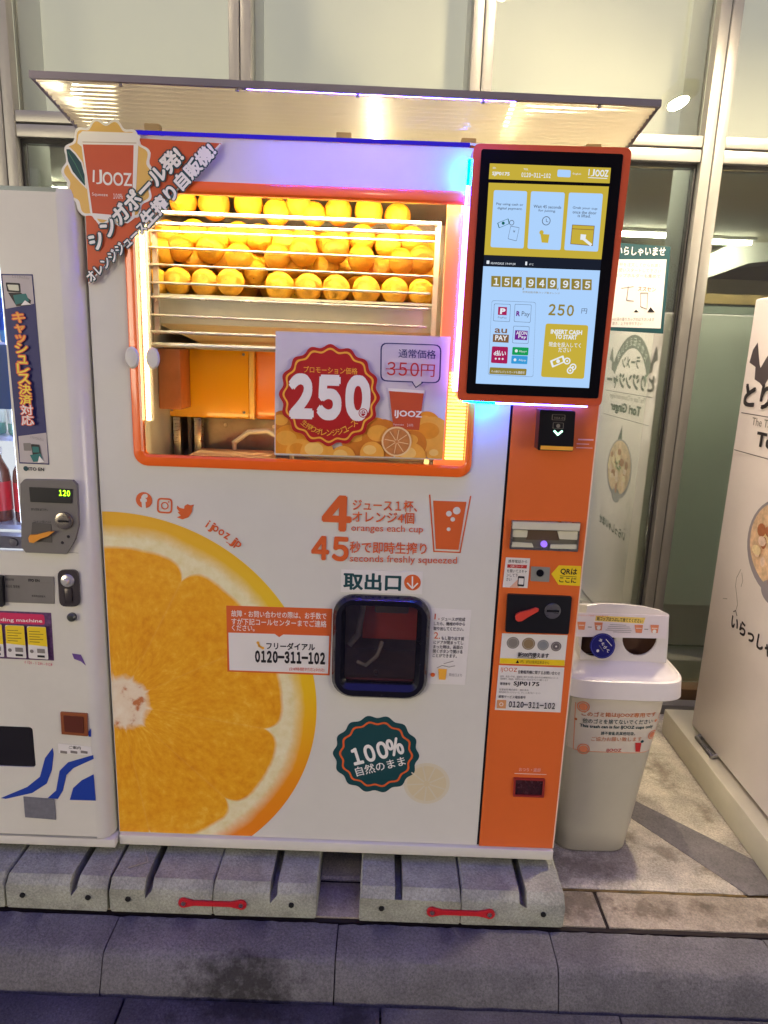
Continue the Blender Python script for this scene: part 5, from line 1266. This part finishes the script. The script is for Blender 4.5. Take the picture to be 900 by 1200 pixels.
P.rq([(28, 519), (37, 519), (38, 528), (29, 528)], P_GREY, 1); P.rq([(37, 520), (47, 521), (50, 538), (40, 538)], P_BLACK, 1.5); P.rq([(38.5, 523), (46, 523.5), (47, 530), (39.5, 530)], P_TEAL, .8); P.poly([(36, 533), (48, 531), (52, 540), (40, 541)], P_TEAL); P.poly([(47, 534), (53, 541), (45, 542)], P_WHITE)
P.text('スマホでかんたん♪', (36, 513.5), (52, 517), 3.4, P_GREY, 0, 1)
for i, ch in enumerate('キャッシュレス決済対応'):
    t_ = i / 10; x = 23.5 + 11.5 * t_; y = 377.5 + 120 * t_; h = 11.5 if ch not in 'ャッュ' else 9; w2 = 7 if ch not in 'ャッュ' else 5.6
    m_ = [mat('lemon_ink', (240, 220, 70), .5), P_GOLD, P_WHITE][0 if i in (3, 4, 5, 6, 7, 8) else (1 if i < 3 else 2)]
    P.text(ch, (x - w2, y), (x + w2, y + .5), h, m_, .02, 2, under=mat('hot_orange_ink', (222, 96, 60), .5), ub=.09)
P.build('lettering', s_)
P = Print(FD_, base=.0008)
P.circ((30.5, 549), 3, P_GREEN, 10); P.text('ITO EN', (34, 551.2), (52, 552), 3.8, P_BLACK, .03)
P.line([(28, 642), (92, 648)], P_GREY, .5)
P.build('maker_name', dfp); P = Print(FD_, base=.0008)
P.poly([(1, 935), (32, 922), (47, 910), (53, 888), (62, 876), (63, 883), (61, 902), (55, 918), (38, 929), (7, 936)], P_BLUE)
P.poly([(56, 935), (66, 926), (70, 903), (80, 893), (109.5, 884.5), (110, 889), (86, 900), (78, 908), (74, 926), (68, 936)], P_BLUE)
P.poly([(82, 937), (86, 923), (96, 914), (110, 907), (112.5, 938)], P_BLUE); P.poly([(104, 857), (107, 853), (107, 863), (104, 863)], P_BLUE)
P.build('blue_waves', dfp); P = Print(FD_, base=.0008)
P.poly([(84.5, 765.5), (95, 767), (101, 780), (95, 775), (87, 772)], P_PURP)
P.build('arrow_sticker', dfp)
s_, P = sticker('return_notice', FD_, [(68, 871), (107, 875), (108, 885.5), (69, 882)], M_PAPER, dm)
P.text('ご案内', (81, 877), (95, 878), 3.6, P_BLACK, .01)
for k in range(3): P.rq([(71 + k * 12, 879), (79 + k * 12, 880), (79 + k * 12, 883), (71 + k * 12, 882)], P_GREY, .5)
P.build('lettering', s_)
plate('grey_pad', FD_, [FD_.inv(q) for q in ((28, 933), (64, 936), (66, 960), (30, 957))], [], .002, mat('pad_grey', (112, 112, 118), .7, var=.2, scale=60), dm, off=.003)
# coin unit
cu = plate('coin_unit', FD_, rquad([FD_.inv(q) for q in ((26.5, 560.5), (92, 562), (93, 622), (32, 646.5))], .012, 5) if False else [FD_.inv(q) for q in ((31, 561), (87, 562), (92, 567), (94, 615), (90, 631), (80, 648), (33, 646), (28, 640), (26.5, 566))], [], .012, M_GREYP, dm, off=.012)
F4 = front(YN - .0125)
def fp4(name, q, m, off=.002, par=cu, r=.002, th=.002): return plate(name, F4, rquad([F4.inv(p) for p in q], r), [], th, m, par, off=off)
fp4('price_display', ((34.5, 570.5), (85, 573), (84.5, 590), (36, 588)), M_BLACK)
P = Print(F4, base=.0024); P.text('120', (70, 580.5), (82.5, 581.3), 6.5, glow('green_digits', (150, 240, 30), 2.2), .03)
P.text('釣銭切れ', (37, 598), (57, 598.6), 3, P_BLACK, 0, 1); P.text('コイン投入口', (40, 612), (60, 612.5), 2.6, P_BLACK, 0, 1); P.build('lettering', cu)
c_ = F4.inv((75.5, 610)); lathe('coin_disc', [(.024, 0), (.022, .006), (.012, .008), (0, .006)], (c_.x, YN - .0127, c_.y), mat('nickel', (170, 162, 150), .25, .9, var=.1), cu, 24, 'y'); box('coin_slot', c_.x - .012, c_.x + .014, YN - .0225, YN - .0208, c_.y - .002, c_.y + .002, M_HOLE, cu)
fp4('lever_well', ((38, 612), (60, 614), (61, 636), (36, 634)), mat('well_dark', (78, 74, 70), .5), .001)
plate('return_lever', front(YN - .02), [front(YN - .02).inv(q) for q in ((34, 630), (36, 626.5), (44, 626), (58, 622.5), (64, 622.5), (57, 628), (48, 631), (40, 636), (35, 635))], [], .006, mat('amber_lever', (226, 150, 40), .4, coat=.4), cu, off=.004)
for q in ((80, 629), (73, 636)): c_ = F4.inv(q); lathe('screw', [(.004, 0), (.003, .002)], (c_.x, YN - .0126, c_.y), M_RUBBER, cu, 10, 'y')
# card reader, plate, lock, knob
F5 = front(YN - .0005)
def fp5(name, q, m, off=.004, th=.004, r=.003, par=dm): return plate(name, F5, rquad([F5.inv(p) for p in q], r), [], th, m, par, off=off)
cr5 = fp5('card_reader', ((-40, 671), (5, 674), (6.5, 709.5), (-38, 707)), M_BLACK, .012, .012, .004)
P = Print(F5, base=.0125); P.circ((-2, 698), 4, glow('reader_green', (30, 150, 110), .9), 14); P.build('reader_light', cr5)
np_ = fp5('name_plate', ((5.5, 673.5), (63.5, 675.5), (64, 707.5), (7, 705.5)), mat('plate_silver', (140, 136, 128), .3, .4, var=.1), .002, .002, .001)
P = Print(F5, base=.0026); P.text('飲料販売機', (7, 680), (17, 680.5), 3, P_BLACK, 0, 1); P.text('商品名 管理者', (7.5, 688), (24, 689), 3.4, P_BLACK, 0, 1); P.text('ITO EN', (34, 681), (47, 681.6), 3, P_BLACK, .03); P.text('株式会社 東京支店', (48, 683.5), (60, 684.2), 2.4, P_GREY, 0, 1); P.text('業務用自動販売', (38, 699), (54, 700), 2.6, P_BLACK, 0, 1); P.build('lettering', np_)
lk = fp5('lock_plate', ((68.5, 667), (92.5, 667), (95, 710), (71, 710)), mat('lock_chrome', (120, 112, 108), .2, .85, var=.1), .006, .006, .018)
c_ = F5.inv((80.5, 679.5)); lathe('lock_barrel', [(.018, 0), (.016, .006), (.009, .008), (.006, .016), (0, .016)], (c_.x, YN - .0068, c_.y), M_CHROME, lk, 20, 'y'); box('handle_bar', c_.x - .010, c_.x + .010, YN - .0105, YN - .0068, c_.y - .062, c_.y - .022, mat('lock_dark', (88, 82, 80), .3, .6), lk, .003)
c_ = F5.inv((85, 722.5)); lathe('knob', [(.0125, 0), (.0120, .008), (.008, .012), (0, .013)], (c_.x, YN - .001, c_.y), mat('knob_dark', (60, 62, 54), .3, coat=.5), dm, 18, 'y')
# promo sticker
s_, P = sticker('point_card_sticker', FD_, [(-60, 713), (60, 718), (63.5, 774), (-57, 769)], mat('sticker_purple', (96, 60, 104), .5, var=.5, scale=90), dm)
P.rq([(-50, 715), (52, 720), (53, 732), (-49, 728)], P_PINK, 3); P.text('Vpoint & vending machine', (-48, 727), (50, 730.5), 5, P_WHITE, .01)
for a in (-45, -19, 7.5, 33.5):
    P.rq([(a, 731 + a * .04), (a + 22, 732 + a * .04), (a + 25, 770 + a * .04), (a + 2, 768.5 + a * .04)], M_PAPER, 1.5); P.poly([(a, 733 + a * .04), (a + 3, 731.3 + a * .04), (a + 22, 732.4 + a * .04), (a + 23.8, 755 + a * .04), (a + 1.4, 752.5 + a * .04)], P_YELLOW)
    for k in range(5): P.line([(a + 2.5 + k * .3, 737 + k * 3 + a * .04), (a + (19 if k % 2 else 15), 737.6 + k * 3 + a * .04)], mat('brown_ink', (110, 92, 30), .5), .7)
    P.rq([(a + 12, 757 + a * .04), (a + 21, 757.5 + a * .04), (a + 21.5, 762.5 + a * .04), (a + 12.4, 762 + a * .04)], P_GREY, .6); P.poly([(a + 12.5, 764.5 + a * .04), (a + 21, 765 + a * .04), (a + 21.3, 767.5 + a * .04), (a + 12.7, 767 + a * .04)], P_BLACK); P.circ((a + 6, 760 + a * .04), 2.3, P_GREY, 10)
P.build('lettering', s_)
P = Print(FD_, base=.0008); P.text('0 120 - 1 230 - 0128', (29, 777.5), (61.5, 780.5), 3.4, P_PINK, 0, 1); P.build('lettering', dfp)
# outlet and coin return
bm = bmesh.new(); add_box(bm, -.63, -.206, .10, .105, .21, .36); add_box(bm, -.63, -.206, YN + .0035, .0995, .205, .2095); add_box(bm, -.63, -.206, YN + .0035, .0995, .3605, .365)
ou = link('outlet_recess', mesh_of(bm, M_DARK, 'outlet_recess'), dm)
box('outlet_flap', -.618, -.218, YN + .004, YN + .009, .227, .35, mat('flap_dark', (34, 32, 34), .2, coat=.6), dm)
fr_plate('coin_return', F5, ((71.5, 833.5), (102.8, 835.5), (103.8, 862), (73, 859.5)), None, .004, mat('return_orange', (150, 84, 46), .35, var=.15, coat=.4), dm, .0045)
fr_plate('coin_return_pocket', F5, ((75.5, 837.5), (98.5, 839), (99.2, 858), (77, 856)), None, .002, mat('return_brown', (96, 46, 30), .3, coat=.5), dm, .0068)
for x in (-.62, -.06): lathe('levelling_foot', [(.022, 0), (.022, .008), (.009, .010), (.009, .028)], (x, .04, -.0618), M_BLACK, dm, 14)

# ================================================================== RAMEN MACHINE (right)
RX, RY0, RY1 = 2.05, .807, -.12
rmch = thing('ramen_machine', (2.5, .35, ZG), 'white ramen vending machine with a noodle bowl printed on its side, at the right edge', 'vending machine')
M_RAM = mat('ramen_laminate', (240, 230, 226), .4, var=.03, coat=.25)
box('cabinet', RX, 3.0, RY1, RY0, -.03, 1.652, M_RAM, rmch, .008)
bm = bmesh.new(); add_box(bm, 2.0, 3.05, -.16, .96, ZG + .001, -.045, .006)
link('base', mesh_of(bm, mat('ramen_base', (206, 200, 178), .45, var=.06, coat=.2), 'base'), rmch)
box('shadow_gap', 2.10, 2.95, -.05, .78, -.0448, -.031, M_BLACK, rmch)
tube('bracket', [(2.055, .72, -.028), (2.035, .72, -.038), (2.035, .58, -.038), (2.055, .58, -.028)], .008, M_STEEL, rmch)
for y in (.66, .72): lathe('base_bolt', [(.012, 0), (.012, .008), (.006, .012)], (2.045, y, -.0445), M_STEEL, rmch, 10)
FR_ = Frame((RX, RY0, 0), (0, -1, 0), (0, 0, 1), (-1, 0, 0))
class UV(Print):
    pass
P = Print(FR_, base=.0006)
M_CHAR = mat('charcoal_ink', (44, 38, 42), .5)
def T(s, u0, u1, v, h, m, bold=.02, shear=0.0):
    vs, fs = text_geo(s, bold, 3); x0 = min(q[0] for q in vs); x1 = max(q[0] for q in vs); y0 = min(q[1] for q in vs); y1 = max(q[1] for q in vs)
    l0 = P._lay()
    for i, (ox, oy) in enumerate([(0, 0)] + ([(bold, bold), (-bold, bold), (bold, -bold), (-bold, -bold)] if bold > .004 else [])):
        P.uv([(u0 + (x - x0 + ox) / (x1 - x0) * (u1 - u0) + shear * (y - y0) / (y1 - y0) * h, v + (y - y0 + oy) / (y1 - y0) * h) for x, y in vs], m, fs, l0 + i * 6e-6)
def bar(pts, wd, m):
    v, f = [], []; pts = [Vector(p) for p in pts]
    for i in range(len(pts) - 1):
        a, b = pts[i], pts[i + 1]; dd = (b - a).normalized(); nn = Vector((-dd.y, dd.x)) * wd / 2; k = len(v); v += [a - nn, b - nn, b + nn, a + nn]; f.append((k, k + 1, k + 2, k + 3))
    P.uv(v, m, f)
UC = .40
# ribbon
ro, ri_ = .36, .29; vc = 1.20
arcp = [(UC + ro * math.sin(R(a)), vc + ro * math.cos(R(a))) for a in range(-60, 61, 6)]; arci = [(UC + ri_ * math.sin(R(a)), vc + ri_ * math.cos(R(a))) for a in range(60, -61, -6)]
P.uv(arcp + arci, mat('ribbon_grey', (84, 74, 78), .5))
for sg in (-1, 1):
    P.uv([(UC + sg * .24, 1.35), (UC + sg * .30, 1.425), (UC + sg * .335, 1.50), (UC + sg * .36, 1.475), (UC + sg * .372, 1.43), (UC + sg * .325, 1.415), (UC + sg * .318, 1.372)][::sg], MATS['ribbon_grey'])
for i, ch in enumerate('だから伝えたい味'):
    a = -40 + i * 80 / 7; cx, cz = UC + (ri_ + .035) * math.sin(R(a)), vc + (ri_ + .035) * math.cos(R(a)); vs, fs = text_geo(ch, .02, 2)
    P.uv([(cx + ((x - .5) * math.cos(R(a)) + (y - .4) * math.sin(R(a))) * .05, cz + (-(x - .5) * math.sin(R(a)) + (y - .4) * math.cos(R(a))) * .05) for x, y in vs], P_WHITE, fs)
T('ラーメン', UC - .14, UC + .14, 1.385, .06, M_CHAR, .03); T('とりジンジャー', .035, .77, 1.272, .082, M_CHAR, .035)
bar([(.03, 1.25), (.78, 1.25)], .003, MATS['ribbon_grey']); T('The Taste of Chicken and Ginger', .115, .69, 1.205, .036, P_GREY, .0, .006); T('Tori Ginger', .165, .65, 1.132, .062, M_CHAR, .035, .01); bar([(.02, 1.112), (.77, 1.112)], .003, MATS['ribbon_grey'])
P.build('lettering', rmch.children[0]); P = Print(FR_, base=.0006)
# bowl
def disc(c, r, m, ry=None, n=40): P.uv([(c[0] + r * math.cos(2 * PI * k / n), c[1] + (ry or r) * math.sin(2 * PI * k / n)) for k in range(n)], m)
BC = (.405, .835)
P.uv([(BC[0] - .02, .91), (BC[0] + .02, 1.075), (BC[0] + .125, .90)], mat('nori_print', (34, 34, 36), .5, var=.3, scale=40))
disc(BC, .205, mat('bowl_print', (150, 142, 150), .4), .165); disc((BC[0], BC[1] + .008), .188, mat('broth_print', (232, 196, 158), .4, var=.35, scale=30), .148)
disc((BC[0], BC[1] - .15), .07, mat('bowl_print', (170, 158, 164), .4), .04)
rnd3 = random.Random(11)
for k in range(34):
    a = rnd3.uniform(0, 6.28); rr = rnd3.uniform(.02, .15); c = (BC[0] + rr * math.cos(a), BC[1] + rr * .75 * math.sin(a))
    disc(c, rnd3.uniform(.012, .04), mat(('noodle_print', 'chicken_print', 'meat_print')[k % 3], ((246, 222, 176), (182, 112, 74), (240, 210, 190))[k % 3], .4, var=.2, scale=60), rnd3.uniform(.012, .03), 12)
for k in range(9): disc((BC[0] + rnd3.uniform(-.05, .03), BC[1] + rnd3.uniform(.0, .05)), .008, mat('leek_print', (96, 142, 60), .4), .008, 8)
P.build('bowl_picture', rmch.children[0]); P = Print(FR_, base=.0006)
# hen outline under the bowl
bar([(.19, .70), (.17, .66), (.172, .63), (.19, .60), (.205, .57), (.20, .545)], .0022, P_GREY); bar([(.20, .69), (.215, .665), (.21, .64)], .0022, P_GREY); bar([(.20, .545), (.185, .535)], .003, M_CHAR); bar([(.20, .545), (.215, .53)], .003, M_CHAR); bar([(.10, .555), (.13, .565)], .0018, P_GREY)
T('いらっしゃいませ', .185, .64, .475, .05, M_CHAR, .03)
P.build('lettering', rmch.children[0])

for m in (_fo,): bpy.data.objects.remove(m)
